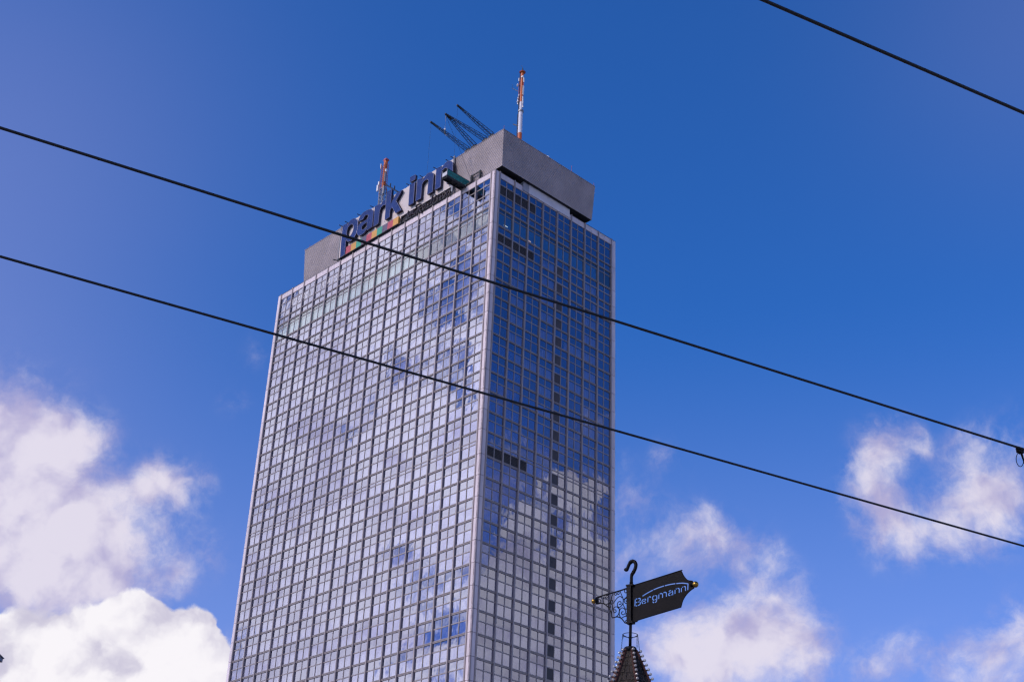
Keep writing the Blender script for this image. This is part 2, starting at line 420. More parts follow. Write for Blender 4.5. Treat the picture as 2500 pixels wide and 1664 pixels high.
M['script'] = mat('brown_script', (.060, .040, .045), .45, .1, var=.2, scale=2)
M['steel'] = mat('blackened_steel', (.022, .024, .030), .5, .3, var=.3, scale=3)
M['lattice'] = mat('boom_paint', (.012, .018, .026), .5, .2)
M['orange'] = mat('orange_mast_paint', (.54, .115, .02), .5, 0, var=.2, scale=1.2)
M['mastwhite'] = mat('white_mast_paint', (.66, .62, .66), .5, 0, var=.10, scale=1)
M['galv'] = mat('galvanised', (.27, .265, .28), .45, .4, var=.15, scale=3)
M['redrail'] = mat('faded_red_rail', (.36, .07, .09), .5, 0)
M['cage'] = mat('rusty_cage', (.30, .075, .045), .6, 0)
M['radome'] = mat('white_radome', (.78, .75, .74), .5, 0, var=.06, scale=2)
M['greenmesh'] = mat('green_netting', (.012, .20, .19), .7, 0, var=.35, scale=3, bump=.2, bscale=30)
M['paleboard'] = mat('pale_board', (.55, .54, .56), .7, 0, var=.1, scale=2)
M['platform'] = mat('platform_steel', (.016, .020, .024), .6, .1, var=.3, scale=4)
M['letterwhite'] = mat('window_lettering', (.68, .63, .63), .6, 0)
M['wire'] = mat('wire_black', (.006, .006, .008), .55, .1)
M['iron'] = mat('black_iron', (.007, .006, .008), .5, 0, spec=.10, var=.35, scale=8, bump=.10, bscale=40)
M['plate'] = mat('black_plate', (.0065, .005, .0062), .4, 0, var=.5, scale=3.0, bump=.06, bscale=30, spec=.06)
M['brass'] = mat('brass', (.42, .235, .05), .28, 1.0, var=.15, scale=8)
M['shingle'] = mat('old_shingle', (.027, .0185, .0135), .9, 0, var=.45, scale=14, bump=.7, bscale=70, rand=.30, stretch=(1, 1, .15))
M['batten'] = mat('red_batten', (.075, .024, .017), .85, 0, var=.4, scale=12, bump=.5, bscale=50)
M['bulb'] = mat('lamp_bulb', (.72, .66, .60), .08, 0, spec=.9)
M['bulb'].node_tree.nodes['Principled BSDF'].inputs['Transmission Weight'].default_value = .6
M['socket'] = mat('bulb_socket', (.012, .010, .010), .6, 0)
M['wood'] = mat('kiosk_wood', (.16, .075, .035), .7, 0, var=.3, scale=6, stretch=(1, 1, .2))
M['ground'] = mat('plaza_paving', (.22, .21, .20), .9, 0, var=.2, scale=.6, bump=.2, bscale=4)
M['lampgrey'] = mat('lamp_grey', (.16, .13, .15), .5, .3)
M['warm'] = emit_mat('warm_lamp', (1.0, .50, .28), 3.0)
M['tube'] = emit_mat('tube_lamp', (1.0, .86, .74), 2.2)

# ------------------------------------------------------------------ ground
g = MB(); g.quad((-1500, -1500, 0), (1500, -1500, 0), (1500, 1500, 0), (-1500, 1500, 0))
tag(g.build('ground', M['ground']), kind='structure')

# ------------------------------------------------------------------ the tower
# local frame: x runs along the wide face away from the near corner (stored as -x), y along the narrow face, z is height
TW = ((-3.36193, 162.53169, 0), -0.818885)
WL, WR = 51.916, 25.285
B1, B2, C1, C2 = 3.14278, 2.93598, 0.81581, 0.89849
tower = empty('hotel_tower', *TW)
tag(tower, 'tall glass hotel tower with aluminium grid facades and corrugated rooftop box', 'building')

J = [120.40, 115.56, 111.50]
for i in range(11): J.append(111.66 - 2.9 * (i + 1))       # J3 .. J13
J.append(J[13] - 3.46)                                        # J14, the taller plant floor above it
while len(J) < 29: J.append(J[-1] - 2.9)
ZLOW = J[-1]
GAP = .11
rows = []          # (z0, z1, kind, floor)
bars = []          # horizontal bars (z0, z1, kind)
bars.append((119.40, 119.46, 'thin'))
rows.append((118.46, 119.41, 'short', 0)); bars.append((118.33, 118.47, 'thin'))
rows.append((116.81, 118.34, 'tall', 0)); bars.append((116.68, 116.82, 'thin'))
rows.append((115.66, 116.69, 'short', 0)); bars.append((115.43, 115.69, 'band'))
rows.append((114.52, 115.45, 'short', 1)); bars.append((114.25, 114.53, 'band'))
rows.append((113.69, 114.27, 'top', 1)); bars.append((113.58, 113.70, 'thin'))
rows.append((111.60, 113.59, 'pano', 1)); bars.append((111.30, 111.62, 'band'))
rows.append((110.38, 111.32, 'short', 2)); bars.append((110.21, 110.39, 'thin'))
rows.append((108.86, 110.22, 'tall', 2))
for n in range(3, 28):
    z = J[n]
    bars.append((z - .18, z + .10, 'band'))
    if n == 3:
        rows.append((z - 1.14, z - .17, 'short', n)); bars.append((z - 1.36, z - 1.13, 'thick')); rows.append((J[n + 1] + .09, z - 1.35, 'tall', n))
    elif n == 13:
        rows.append((78.40, z - .17, 'short', n)); bars.append((78.29, 78.41, 'thin'))
        rows.append((77.90, 78.30, 'narrow', n)); bars.append((77.80, 77.91, 'thin')); rows.append((J[14] + .09, 77.81, 'tall', n))
    else:
        rows.append((z - 1.24, z - .17, 'short', n)); bars.append((z - 1.36, z - 1.23, 'thin')); rows.append((J[n + 1] + .09, z - 1.35, 'tall', n))
bars.append((J[28] - .18, J[28] + .10, 'band'))

# face frames: u runs along the face from the near corner, w outward
def PL(u, w, z): return (-u, -w, z)
def PR(u, w, z): return (w, u, z)
def boxL(mb, u0, u1, w0, w1, z0, z1): return mb.box(-u1, -u0, -w1, -w0, z0, z1)
def boxR(mb, u0, u1, w0, w1, z0, z1): return mb.box(w0, w1, u0, u1, z0, z1)
FACES = (('L', 16, B1, C1, WL, boxL, PL), ('R', 8, B2, C2, WR, boxR, PR))

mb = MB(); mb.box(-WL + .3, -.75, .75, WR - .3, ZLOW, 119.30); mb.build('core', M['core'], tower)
mb = MB(); mb.box(-WL, -.02, .02, WR, 0, ZLOW - .20); mb.build('lower_wall', M['clad'], tower)
mb = MB(); mb.box(-WL, -WL + .28, .3, WR, ZLOW - .19, 120.3); mb.build('end_wall', M['clad'], tower)
mb = MB(); mb.box(-WL + .29, -.3, WR - .28, WR, ZLOW - .19, 120.3); mb.build('rear_wall', M['clad'], tower)
mb = MB(); mb.box(-WL + .29, -.35, .35, WR - .29, 119.35, 119.60); mb.build('roof_deck', M['roof'], tower)

GL, GR = [], []
pieces = []           # candidate glass panes
for key, nb, B, Cw, Wd, bx, PF in FACES:
    u_in0, u_in1 = Cw, Wd - Cw
    # fins
    me = bx(MB(), -.095, .095, -.20, .11, ZLOW - .15, 120.46).mesh('fin', M['fin'])
    for i in range(nb + 1):
        put('fin', me, tower, PF(Cw + i * B, 0, 0))
    me = bx(MB(), -.055, .055, -.16, -.045, ZLOW - .15, 119.45).mesh('mullion', M['alu'])
    for i in range(nb):
        put('mullion', me, tower, PF(Cw + (i + .5) * B, 0, 0))
    # horizontal bars, shared per kind and height
    cache = {}
    for z0, z1, kind in bars:
        h = round(z1 - z0, 3)
        if (kind, h) not in cache:
            b_ = MB()
            if kind == 'band':
                bx(b_, u_in0, u_in1, -.18, -.06, 0, h)
                bx(b_, u_in0, u_in1, -.059, .0, h * .02, h * .30); bx(b_, u_in0, u_in1, -.059, -.01, h * .62, h * .98)
            else:
                bx(b_, u_in0, u_in1, -.16, -.05 if kind == 'thin' else -.03, 0, h)
            cache[(kind, h)] = b_.mesh('floor_band' if kind != 'thin' else 'transom', M['alu'])
        put('floor_band' if kind != 'thin' else 'transom', cache[(kind, h)], tower, (0, 0, z0))
    # parapet panels, two to a bay
    pw = B / 2
    me = bx(MB(), .012, pw - .012, -.22, -.02, 119.47, 120.38).mesh('parapet_panel', M['panel'])
    for i in range(nb * 2):
        put('parapet_panel', me, tower, PF(Cw + i * pw, 0, 0))
    b_ = bx(MB(), 0, Wd, -.30, .02, 120.385, 120.44); b_.build('coping', M['coping'], tower)
    # corner panels, one per floor
    lv = J[:29]
    for side in ((0,) if key == 'L' else (0,)) + (1,):
        for a, z in enumerate(lv[:-1]):
            zz = lv[a + 1]
            u0, u1 = (0.0, Cw - .115) if side == 0 else (Wd - Cw + .115, Wd)
            me = bx(MB(), u0, u1, -.25, 0.0, zz + .03, z - (.03 if a else .02)).mesh('corner_panel', M['panel'])
            put('corner_panel', me, tower)
    # backing behind the joints of the corner
    b_ = bx(MB(), .02 if key == 'L' else .27, Cw, -.30, -.26, ZLOW, 120.3); b_.build('corner_backing', M['coping'], tower)
    # cells
    for (z0, z1, kind, fl) in rows:
        for i in range(nb):
            for h in (0, 1):
                u0 = Cw + i * B + h * B / 2; u1 = u0 + B / 2
                a0 = u0 + (.085 if h == 0 else .045); a1 = u1 - (.045 if h == 0 else .085)
                col = i * 2 + h
                pieces.append((key, a0, a1, z0, z1, kind, fl, col))

rnd = random.Random(11)
def tri(s): return (rnd.random() + rnd.random() - 1) * s
louvre_cache = {}
glass_cells = []
cur = {'L': MB(), 'R': MB()}; blind = {'L': MB(), 'R': MB()}
drawn = {}
for key, a0, a1, z0, z1, kind, fl, col in pieces:
    bx, PF = (boxL, PL) if key == 'L' else (boxR, PR)
    if key == 'R' and kind == 'tall' and fl in (0, 2, 13) and col < 5:
        k = (round(a1 - a0, 3), round(z1 - z0, 3))
        if k not in louvre_cache:
            b_ = MB(); w, h = k
            boxR(b_, 0, w, -.30, -.24, 0, h)
            sl_ = MB(); n = max(6, int(h / .20))
            for s_ in range(n):
                zz = (s_ + .5) * h / n
                sl_.quad(PR(0, -.06, zz - .035), PR(w, -.06, zz - .035), PR(w, -.06, zz + .03), PR(0, -.06, zz + .03))
                sl_.quad(PR(0, -.06, zz + .03), PR(w, -.06, zz + .03), PR(w, -.18, zz + .10), PR(0, -.18, zz + .10))
                sl_.quad(PR(0, -.18, zz + .09), PR(w, -.18, zz + .09), PR(w, -.06, zz - .035), PR(0, -.06, zz - .035))
            louvre_cache[k] = (b_.mesh('louvre', M['louvre']), sl_.mesh('slat_set', M['slat']))
        lo = put('louvre', louvre_cache[k][0], tower, PR(a0, 0, z0)); put('slat_set', louvre_cache[k][1], lo); continue
    if key == 'R' and kind == 'tall' and col == 8 and fl >= 2:
        k = ('d', round(a1 - a0, 3), round(z1 - z0, 3))
        if k not in louvre_cache:
            louvre_cache[k] = boxR(MB(), 0, k[1], -.20, -.09, 0, k[2]).mesh('dark_panel', M['darkpanel'])
        put('dark_panel', louvre_cache[k], tower, PR(a0, 0, z0)); continue
    glass_cells.append((key, a0, a1, z0, z1, kind, fl, col))
    # curtains behind the tall panes
    if kind == 'tall' and fl >= 2 or (kind in ('pano', 'top') and key == 'L'):
        bay = (key, fl, col // 2)
        if bay not in drawn:
            r = rnd.random()
            full = .90 if key == 'L' else (.88 if col // 2 in (1, 3, 6) else .05)
            drawn[bay] = (1.0 if r < full else (.55 if r < full + .12 else 0.0), rnd.choice((0, 1)))
        amt, side = drawn[bay]
        if kind in ('pano', 'top'): amt = 1.0
        if amt == 0: continue
        c0, c1 = a0 - .05, a1 + .05
        if amt < 1:
            if col % 2 != side and rnd.random() < .5: continue
            wdt = (c1 - c0) * rnd.uniform(.35, .8)
            if side: c0 = c1 - wdt
            else: c1 = c0 + wdt
        if kind in ('pano', 'top'):
            blind[key].quad(PF(c0, -.42, z0 - .02), PF(c1, -.42, z0 - .02), PF(c1, -.42, z1 + .02), PF(c0, -.42, z1 + .02)); continue
        n = max(3, int((c1 - c0) / .11)); ph = rnd.random() * 6
        us = [c0 + (c1 - c0) * k / n for k in range(n + 1)]
        ws = [-.36 - .05 * ((k + int(ph)) % 2) - .025 * math.sin(k * 1.7 + ph) for k in range(n + 1)]
        for k in range(n):
            cur[key].quad(PF(us[k], ws[k], z0 - .03), PF(us[k + 1], ws[k + 1], z0 - .03), PF(us[k + 1], ws[k + 1], z1 + .03), PF(us[k], ws[k], z1 + .03))
for key in 'LR':
    for dct, m in ((cur, 'curtain'), (blind, 'blind')):
        if dct[key].v: tag(dct[key].build(m, M[m], tower), kind='stuff')

# glass panes: the 300 that show largest are objects of their own, the rest one joined part
tm = Matrix.Translation(TW[0]) @ Matrix.Rotation(TW[1], 4, 'Z')
def shown(cell):
    key, a0, a1, z0, z1, *_ = cell
    PF = PL if key == 'L' else PR
    p = tm @ Vector(PF((a0 + a1) / 2, -.11, (z0 + z1) / 2)); d = p - CAM
    q = m3.transposed() @ d
    sx, sy = q.x / -q.z * 3441 + 1250, 832 - q.y / -q.z * 3441
    if not (-5 < sx < 2505 and -5 < sy < 1669): return 0
    nrm = (tm.to_3x3() @ Vector(PF(0, 1, 0)))
    return abs(d.normalized().dot(nrm)) * (a1 - a0) * (z1 - z0) / d.length_squared
order = sorted(range(len(glass_cells)), key=lambda i: -shown(glass_cells[i]))
single = set(order[:300])
cache = {}
rest = {'glass': MB(), 'glass_clear': MB()}
for i, (key, a0, a1, z0, z1, kind, fl, col) in enumerate(glass_cells):
    PF = PL if key == 'L' else PR
    mt = 'glass_clear' if kind in ('pano', 'top') else 'glass'
    ru, rz = tri(.0036), tri(.0036)
    w, h = a1 - a0, z1 - z0
    if i in single:
        k = (key, round(w, 3), round(h, 3))
        if k not in cache:
            b_ = MB(); (boxL if key == 'L' else boxR)(b_, -w / 2, w / 2, -.012, .012, -h / 2, h / 2)
            cache[k] = b_.mesh('pane', M[mt])
        put('pane', cache[k], tower, PF((a0 + a1) / 2, -.112, (z0 + z1) / 2), (ru, 0, rz) if key == 'L' else (0, ru, rz))
    else:
        d = [(-.1 + s * w / 2 * math.tan(rz) + t * h / 2 * math.tan(ru)) for s, t in ((-1, -1), (1, -1), (1, 1), (-1, 1))]
        q = [PF(a0, d[0], z0), PF(a1, d[1], z0), PF(a1, d[2], z1), PF(a0, d[3], z1)]
        if key == 'L': q = q[::-1]
        rest[mt].quad(*q)
for mt, b_ in rest.items():
    tag(b_.build('pane', M[mt], tower), kind='stuff')

# lit lamps seen through the panorama floor of the narrow face
for u, z, w, mt in ((2.55, 112.35, .75, 'tube'), (7.4, 112.1, .50, 'warm'), (8.55, 112.0, .28, 'warm')):
    b_ = boxR(MB(), u, u + w, -.50, -.46, z, z + .07); b_.build('room_lamp', M[mt], tower)

# lettering on the panes below the parapet
def text_mesh(ch, h, mt):
    cu = bpy.data.curves.new('t', 'FONT'); cu.body = ch; cu.size = h / .69; cu.fill_mode = 'FRONT'
    ob = bpy.data.objects.new('t', cu); C.objects.link(ob)
    me = bpy.data.meshes.new_from_object(ob.evaluated_get(bpy.context.evaluated_depsgraph_get()))
    bpy.data.objects.remove(ob); bpy.data.curves.remove(cu)
    for v in me.vertices: v.co = Vector((v.co.x, 0, v.co.y))
    me.materials.clear(); me.materials.append(M[mt]); return me
WZ = 117.05
for ch, x in (('P', 47.85), ('A', 46.35), ('N', 44.75), ('(', 43.15), (')', 41.55), ('R', 40.05), ('A', 38.60), ('M', 37.05), ('A', 35.50)):
    put('window_letter', text_mesh(ch, 1.12, 'letterwhite'), tower, (-x, .065, WZ))

# ---- penthouse box with flared corrugated walls
PX0, PY0, PLN, PWD, PZ0, PZ1, FLARE = -.615, .657, 46.69, 18.63, 121.10, 127.22, .318
pent = MB(); NR = 25; per = (PZ1 - PZ0) / NR
prof = []
for k in range(NR):
    z = PZ0 + k * per
    prof += [(z + .005, -.02), (z + .022, .028), (z + per * .58, .028), (z + per * .70, -.02)]
prof.append((PZ1, -.02))
def ring(z, off):
    e = FLARE * (z - PZ0) / (PZ1 - PZ0) + off
    return [(-(PX0 - e), PY0 - e, z), (-(PX0 - e), PY0 + PWD + e, z), (-(PX0 + PLN + e), PY0 + PWD + e, z), (-(PX0 + PLN + e), PY0 - e, z)]
rs = [ring(*p) for p in prof]
for a, b in zip(rs, rs[1:]):
    for k in range(4):
        pent.quad(a[k], a[(k + 1) % 4], b[(k + 1) % 4], b[k])
penthouse = pent.build('penthouse', M['corr'], tower)
b_ = MB(); r0 = ring(PZ0, -.04); b_.quad(*[(x, y, PZ0 + .02) for x, y, z in r0][::-1]); b_.build('soffit', M['soffit'], penthouse)
b_ = MB(); r1 = ring(PZ1, -.04); b_.quad(*[(x, y, PZ1 - .02) for x, y, z in r1]); b_.build('penthouse_roof', M['roof'], penthouse)
b_ = MB(); b_.box(-(PX0 + PLN + FLARE + .06), -(PX0 - FLARE - .06), PY0 - FLARE - .06, PY0 - FLARE + .05, PZ1 - .015, PZ1 + .05)
b_.box(-(PX0 - FLARE + .06), -(PX0 - FLARE - .06), PY0 - FLARE + .06, PY0 + PWD + FLARE, PZ1 - .015, PZ1 + .05); b_.build('roof_edge', M['corr'], penthouse)
b_ = MB(); b_.box(-40, .12, 6.62, 15.08, 119.62, 121.11); b_.build('base_wall', M['white_wall'], penthouse)
b_ = MB(); b_.box(-38, .10, 5.45, 6.60, 119.62, 121.11); b_.build('base_wall', M['grey_wall'], penthouse)
b_ = MB(); b_.box(-44, -2.2, 2.2, 18.2, 119.62, 121.10); b_.build('plinth', M['soffit'], penthouse)
for (x, y, h) in ((45.4, .5, .75), (-.85, .45, .8), (-.8, 14.6, 1.3), (-.8, 19.5, .7)):
    b_ = MB(); b_.tube([(-x, y, PZ1), (-x, y, PZ1 + h)], .025, 6); b_.tube([(-x, y, PZ1), (-x, y, PZ1 + .12)], .07, 6); b_.build('lightning_rod', M['redrail'], penthouse)
b_ = MB(); b_.box(-.02, .10, 12.3, 12.75, 120.445, 120.58); b_.box(-.02, .10, 13.0, 13.2, 120.445, 120.52); b_.build('parapet_fitting', M['galv'], tower)

# ------------------------------------------------------------------ rooftop sign
LETTERS = {
'p' : [[(35.4,126.69),(34.22,126.71),(34.04,126.21),(33.71,126.69),(33.22,126.88),(32.56,126.82),(32.09,126.58),(31.66,126.13),(31.4,125.58),(31.34,124.9),(31.4,124.11),(31.5,123.56),(31.8,123.16),(32.12,122.84),(32.75,122.74),(33.35,122.83),(33.67,123.01),(34.06,123.43),(34.11,123.05),(34.0,120.68),(35.16,120.62),(35.36,124.53)],[(32.94,125.93),(32.65,125.68),(32.47,125.25),(32.46,124.64),(32.66,124.08),(33.12,123.75),(33.63,123.76),(34.02,124.15),(34.13,124.64),(34.12,125.29),(33.94,125.81),(33.46,126.0)]] ,
'a' : [[(31.25,125.7),(31.14,126.21),(30.74,126.61),(30.05,126.88),(29.13,126.84),(28.38,126.64),(27.88,126.29),(27.59,125.8),(27.58,125.04),(27.57,122.98),(28.77,122.88),(28.86,123.23),(29.47,122.75),(30.19,122.7),(30.85,122.88),(31.29,123.44),(31.4,124.18),(31.25,124.73),(30.88,125.01),(30.25,125.1),(29.52,125.04),(28.91,125.11),(28.82,125.55),(28.96,125.92),(29.48,126.06),(29.86,125.89),(30.09,125.55)],[(28.95,124.54),(28.9,123.52),(29.38,123.43),(29.99,123.52),(30.27,123.8),(30.25,124.14),(29.97,124.39),(29.44,124.49)]] ,
'r' : [[(27.29,126.67),(26.06,126.61),(25.95,126.22),(25.63,126.53),(25.02,126.73),(24.64,126.72),(24.59,125.77),(25.26,125.87),(25.79,125.63),(25.99,125.03),(26.03,123.22),(26.06,122.89),(27.17,122.83),(27.27,125.41)]] ,
'k' : [[(24.53,128.1),(23.42,128.08),(23.35,125.24),(22.05,126.69),(20.78,126.67),(22.05,125.27),(20.54,122.86),(21.86,122.86),(22.88,124.48),(23.35,124.11),(23.33,122.85),(24.42,122.83),(24.51,125.74)]] ,
'i_dot' : [[(19.02,128.16),(17.78,128.06),(17.76,127.16),(18.96,127.21)]] ,
'i' : [[(18.98,126.75),(17.79,126.7),(17.72,122.79),(18.86,122.83)]] ,
'n1' : [[(17.24,126.72),(16.02,126.65),(15.99,126.01),(15.82,126.21),(15.39,126.56),(14.79,126.77),(14.16,126.7),(13.66,126.34),(13.42,125.84),(13.38,125.01),(13.35,122.77),(14.54,122.82),(14.51,125.19),(14.67,125.58),(15.0,125.81),(15.54,125.76),(15.9,125.5),(16.01,125.05),(16.01,122.84),(17.18,122.87)]] ,
'n2' : [[(12.89,126.67),(11.7,126.61),(11.69,126.04),(11.09,126.61),(10.43,126.78),(9.81,126.62),(9.33,126.22),(9.09,125.67),(9.07,124.12),(9.1,122.69),(10.25,122.73),(10.21,125.11),(10.4,125.61),(10.8,125.83),(11.28,125.71),(11.59,125.37),(11.61,122.76),(12.79,122.81)]] ,
}
SCRIPT = [[(18.92,122.01),(18.95,121.55),(18.85,121.08),(18.64,120.94),(18.52,121.1),(18.58,121.38)],[(18.36,121.62),(18.36,121.32),(18.18,121.19)],[(18.06,121.56),(18.11,121.08),(18.35,120.76)],[(17.74,121.63),(17.87,120.86),(17.33,120.8),(16.84,120.74)],[(17.23,121.86),(16.99,122.13),(16.39,122.06),(15.82,121.79),(15.62,121.4),(15.87,121.18),(16.4,121.17)],[(16.45,121.66),(16.65,121.04),(16.9,120.3)],[(16.33,121.06),(16.01,120.52),(15.71,120.21)],[(15.02,121.2),(15.33,121.18),(15.51,120.84),(15.33,120.63),(15.03,120.83)],[(14.81,121.23),(14.96,120.62)],[(14.12,121.24),(14.41,121.0),(14.28,120.77),(13.93,120.94)],[(13.38,122.33),(13.56,121.49),(13.7,120.75)],[(12.93,121.48),(13.13,120.82)],[(12.72,121.97),(12.67,121.78)],[(12.07,121.24),(12.39,121.31),(12.15,120.94),(12.28,120.67),(12.54,120.71)],[(11.31,121.42),(11.66,121.34),(11.32,120.97),(11.51,120.81),(11.84,120.96)],[(10.58,121.41),(10.94,121.37),(11.01,121.03),(10.77,120.71),(10.48,120.86),(10.46,121.18),(10.58,121.41)],[(10.01,121.39),(10.14,120.57)],[(10.03,121.06),(9.64,121.3),(9.46,121.04),(9.62,120.49),(9.41,120.39)]]

sign = empty('rooftop_sign', *TW)
tag(sign, 'rooftop sign with big blue letters reading park inn above coloured tiles', 'sign')
b_ = MB(); b_.box(-36.30, -9.60, .16, .24, 122.15, 127.20)
b_.build('backing_board', M['beige'], sign)
b_ = MB(); b_.box(-36.30, -21.1, .17, .23, 120.75, 122.149); b_.build('backing_board', M['beige'], sign)
b_ = MB(); b_.box(-9.59, -9.30, .05, .24, 120.6, 127.55); b_.box(-36.45, -36.31, .05, .24, 121.0, 127.4); b_.build('edge_post', M['galv'], sign)
FR, DEP = -.35, .42
def sgn(u, v, w): return (-u, FR + DEP / 2 - w, v)
for name, loops in LETTERS.items():
    if name == 'i_dot': continue
    lp = [catmull(l) for l in loops]
    if name == 'i': lp += [catmull(l) for l in LETTERS['i_dot']]
    side = [[(a, b) for a, b in l] for l in lp]
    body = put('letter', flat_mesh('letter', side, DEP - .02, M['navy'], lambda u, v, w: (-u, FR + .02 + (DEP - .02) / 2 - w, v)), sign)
    face = put('letter_face', flat_mesh('letter_face', side, .018, M['blue'], lambda u, v, w: (-u, FR + .009 - w, v)), body)
    tm_ = MB()
    for l in lp: tm_.tube([(-a, FR - .005, b) for a, b in l], .028, 5, closed=True)
    tm_.build('letter_trim', M['trim'], body)
    # stand-offs to the board
    st = MB(); us = [a for a, b in lp[0]]; vs = [b for a, b in lp[0]]
    for a in (min(us) + .45, max(us) - .45):
        v = 122.95 if name != 'p' else 123.2
        st.bar((-a, FR + DEP, v + .1), (-a, .17, v + .1), .08)
    st.build('stand_off', M['steel'], body)
cols = ['red', 'yellow', 'green', 'plum']
TX0, TX1 = 33.84, 21.06
tw_ = (TX0 - TX1) / 10
for i in range(10):
    u = TX0 - i * tw_
    b_ = MB(); b_.box(-u + .004, -(u - tw_) - .004, FR + .02, FR + .36, 120.62, 121.98); b_.build('colour_tile', M['tile_' + cols[i % 4]], sign)
# tagline in script, each letter its own piece
idx = [[0], [1, 2], [3], [4, 5, 6], [7, 8], [9, 10], [11, 12], [13], [14], [15], [16, 17]]
for grp in idx:
    b_ = MB()
    for k in grp:
        pts = catmull(SCRIPT[k], closed=False, n=3, sharp=80)
        b_.tube([(-a, -.24, b) for a, b in pts], .085, 6)
        b_.tube([(-a, -.10, b) for a, b in pts], .085, 6)
    b_.build('script_letter', M['script'], sign)
# steel frame behind the tagline and along the foot of the sign
b_ = MB()
for z in (120.72, 121.30, 122.02): b_.bar((-21.0, .12, z), (-9.6, .12, z), .10)
for k in range(9):
    u = 20.9 - k * 1.4
    b_.bar((-u, .12, 120.45), (-u, .12, 122.12), .10)
    b_.bar((-u, .12, 120.75), (-(u - 1.4), .12, 122.0), .06)
b_.build('support_frame', M['steel'], sign)
b_ = MB(); b_.bar((-36.2, -.12, 120.56), (-9.7, -.12, 120.56), .16); b_.bar((-35.6, -.30, 120.60), (-21.2, -.30, 120.60), .10)
rr = random.Random(3)
for k in range(34):
    u = 35.4 - k * .76 + rr.uniform(-.2, .2)
    b_.bar((-u, -.42, 120.50 + rr.uniform(-.03, .06)), (-u - .12, .1, 120.62), .06 + .05 * rr.random())
b_.build('cable_tray', M['steel'], sign)
for u in (36.2, 34.7, 31.6, 28.3, 19.6, 16.5, 13.4, 10.6, 9.5):
    b_ = MB(); b_.bar((-u, .3, 127.22), (-u - .05, -.50, 127.20), .09); b_.build('lamp_bracket', M['steel'], sign)
b_ = MB(); b_.bar((-36.6, -.6, 120.75), (-36.3, .1, 120.75), .12); b_.build('lamp_bracket', M['steel'], sign)

# ------------------------------------------------------------------ masts on the penthouse roof
def in_tower(x, y, z): return tm @ Vector((-x, y, z))
base = in_tower(6.0, 10, 127.22)
mast = empty('antenna_mast', base, TW[1])
tag(mast, 'taller antenna mast painted orange and white on the penthouse roof', 'antenna mast', 'antenna masts on the penthouse roof')
H = 148.0 - 127.22
def seg(name, r0, r1, z0, z1, m, s=16):
    b_ = MB(); b_.tube([(0, 0, z0), (0, 0, z1)], [r0, r1], s); return b_.build(name, M[m], mast, smooth=False)
seg('mast_section', .33, .33, 0, 8.35, 'orange'); seg('mast_section', .33, .32, 8.35, 12.7, 'mastwhite')
seg('mast_collar', .44, .44, 12.45, 12.75, 'galv'); seg('mast_section', .235, .235, 12.7, 14.4, 'mastwhite')
seg('mast_section', .235, .225, 14.4, 20.3, 'orange'); seg('mast_cap', .42, .42, 20.3, 20.5, 'orange')
b_ = MB(); b_.tube([(0, 0, 20.5), (0, 0, 20.9), (0, 0, 21.35)], [.17, .12, .03], 8); b_.tube([(-.03, 0, 21.3), (-.25, 0, 22.0)], .02, 5); b_.build('mast_tip', M['steel'], mast)
b_ = MB()
for z in (20.4,):
    b_.tube([(.5 * math.cos(t), .5 * math.sin(t), z) for t in [k * math.pi / 6 for k in range(12)]], .035, 5, closed=True)
b_.build('guard_ring', M['redrail'], mast)
b_ = MB()       # cable ladder on the left side
for dx in (-.43, -.60): b_.bar((dx, -.08, .2), (dx, -.08, 12.4), .06)
for k in range(30): b_.bar((-.43, -.08, .4 + k * .4), (-.60, -.08, .4 + k * .4), .05)
for dx in (-.33, -.47): b_.bar((dx, -.08, 12.5), (dx, -.08, 20.2), .06)
for k in range(19): b_.bar((-.33, -.08, 12.7 + k * .4), (-.47, -.08, 12.7 + k * .4), .05)
b_.build('ladder', M['steel'], mast)
for x, z0, z1 in ((-.52, 15.8, 19.2), (.46, 13.4, 18.8)):
    b_ = MB(); b_.tube([(x, -.1, z0), (x, -.1, z1)], .05, 6); b_.build('antenna_pole', M['redrail'], mast)
for x, z0, z1, w in ((-.50, 18.8, 19.4, .10), (-.58, 14.2, 15.2, .12), (.56, 18.0, 18.9, .09), (.52, 15.5, 17.3, .06), (.50, 13.7, 15.2, .10), (.55, 13.0, 13.5, .10)):
    b_ = MB(); b_.box(x - w / 2, x + w / 2, -.25, -.08, z0, z1); b_.box(x - .03, x + .03, -.08, .0, z0 + .1, z1 - .1); b_.build('panel_antenna', M['radome'], mast)
for x, z, r, tl in ((.33, 19.15, .22, .4), (-.68, 18.0, .27, -.9), (-.30, 15.75, .24, -.6), (-.46, 15.3, .18, -.4), (-.50, 14.7, .2, -.3)):
    b_ = MB(); b_.lathe([(.02, -.12), (r * .7, -.10), (r, 0), (r * .93, .08), (.03, .10)], 12)
    b_.build('dish', M['radome'], mast, loc=(x, -.28, z), rot=(math.pi / 2 - .3, 0, tl), smooth=True)
b_ = MB(); b_.bar((-.4, -.1, 16.6), (-1.55, -.6, 17.7), .06); b_.bar((-1.55, -.6, 17.6), (-1.6, -.6, 18.6), .03); b_.build('side_arm', M['steel'], mast)
b_ = MB(); b_.bar((-.5, -.1, 10.0), (-1.15, -.4, 10.5), .13); b_.build('side_arm', M['steel'], mast)

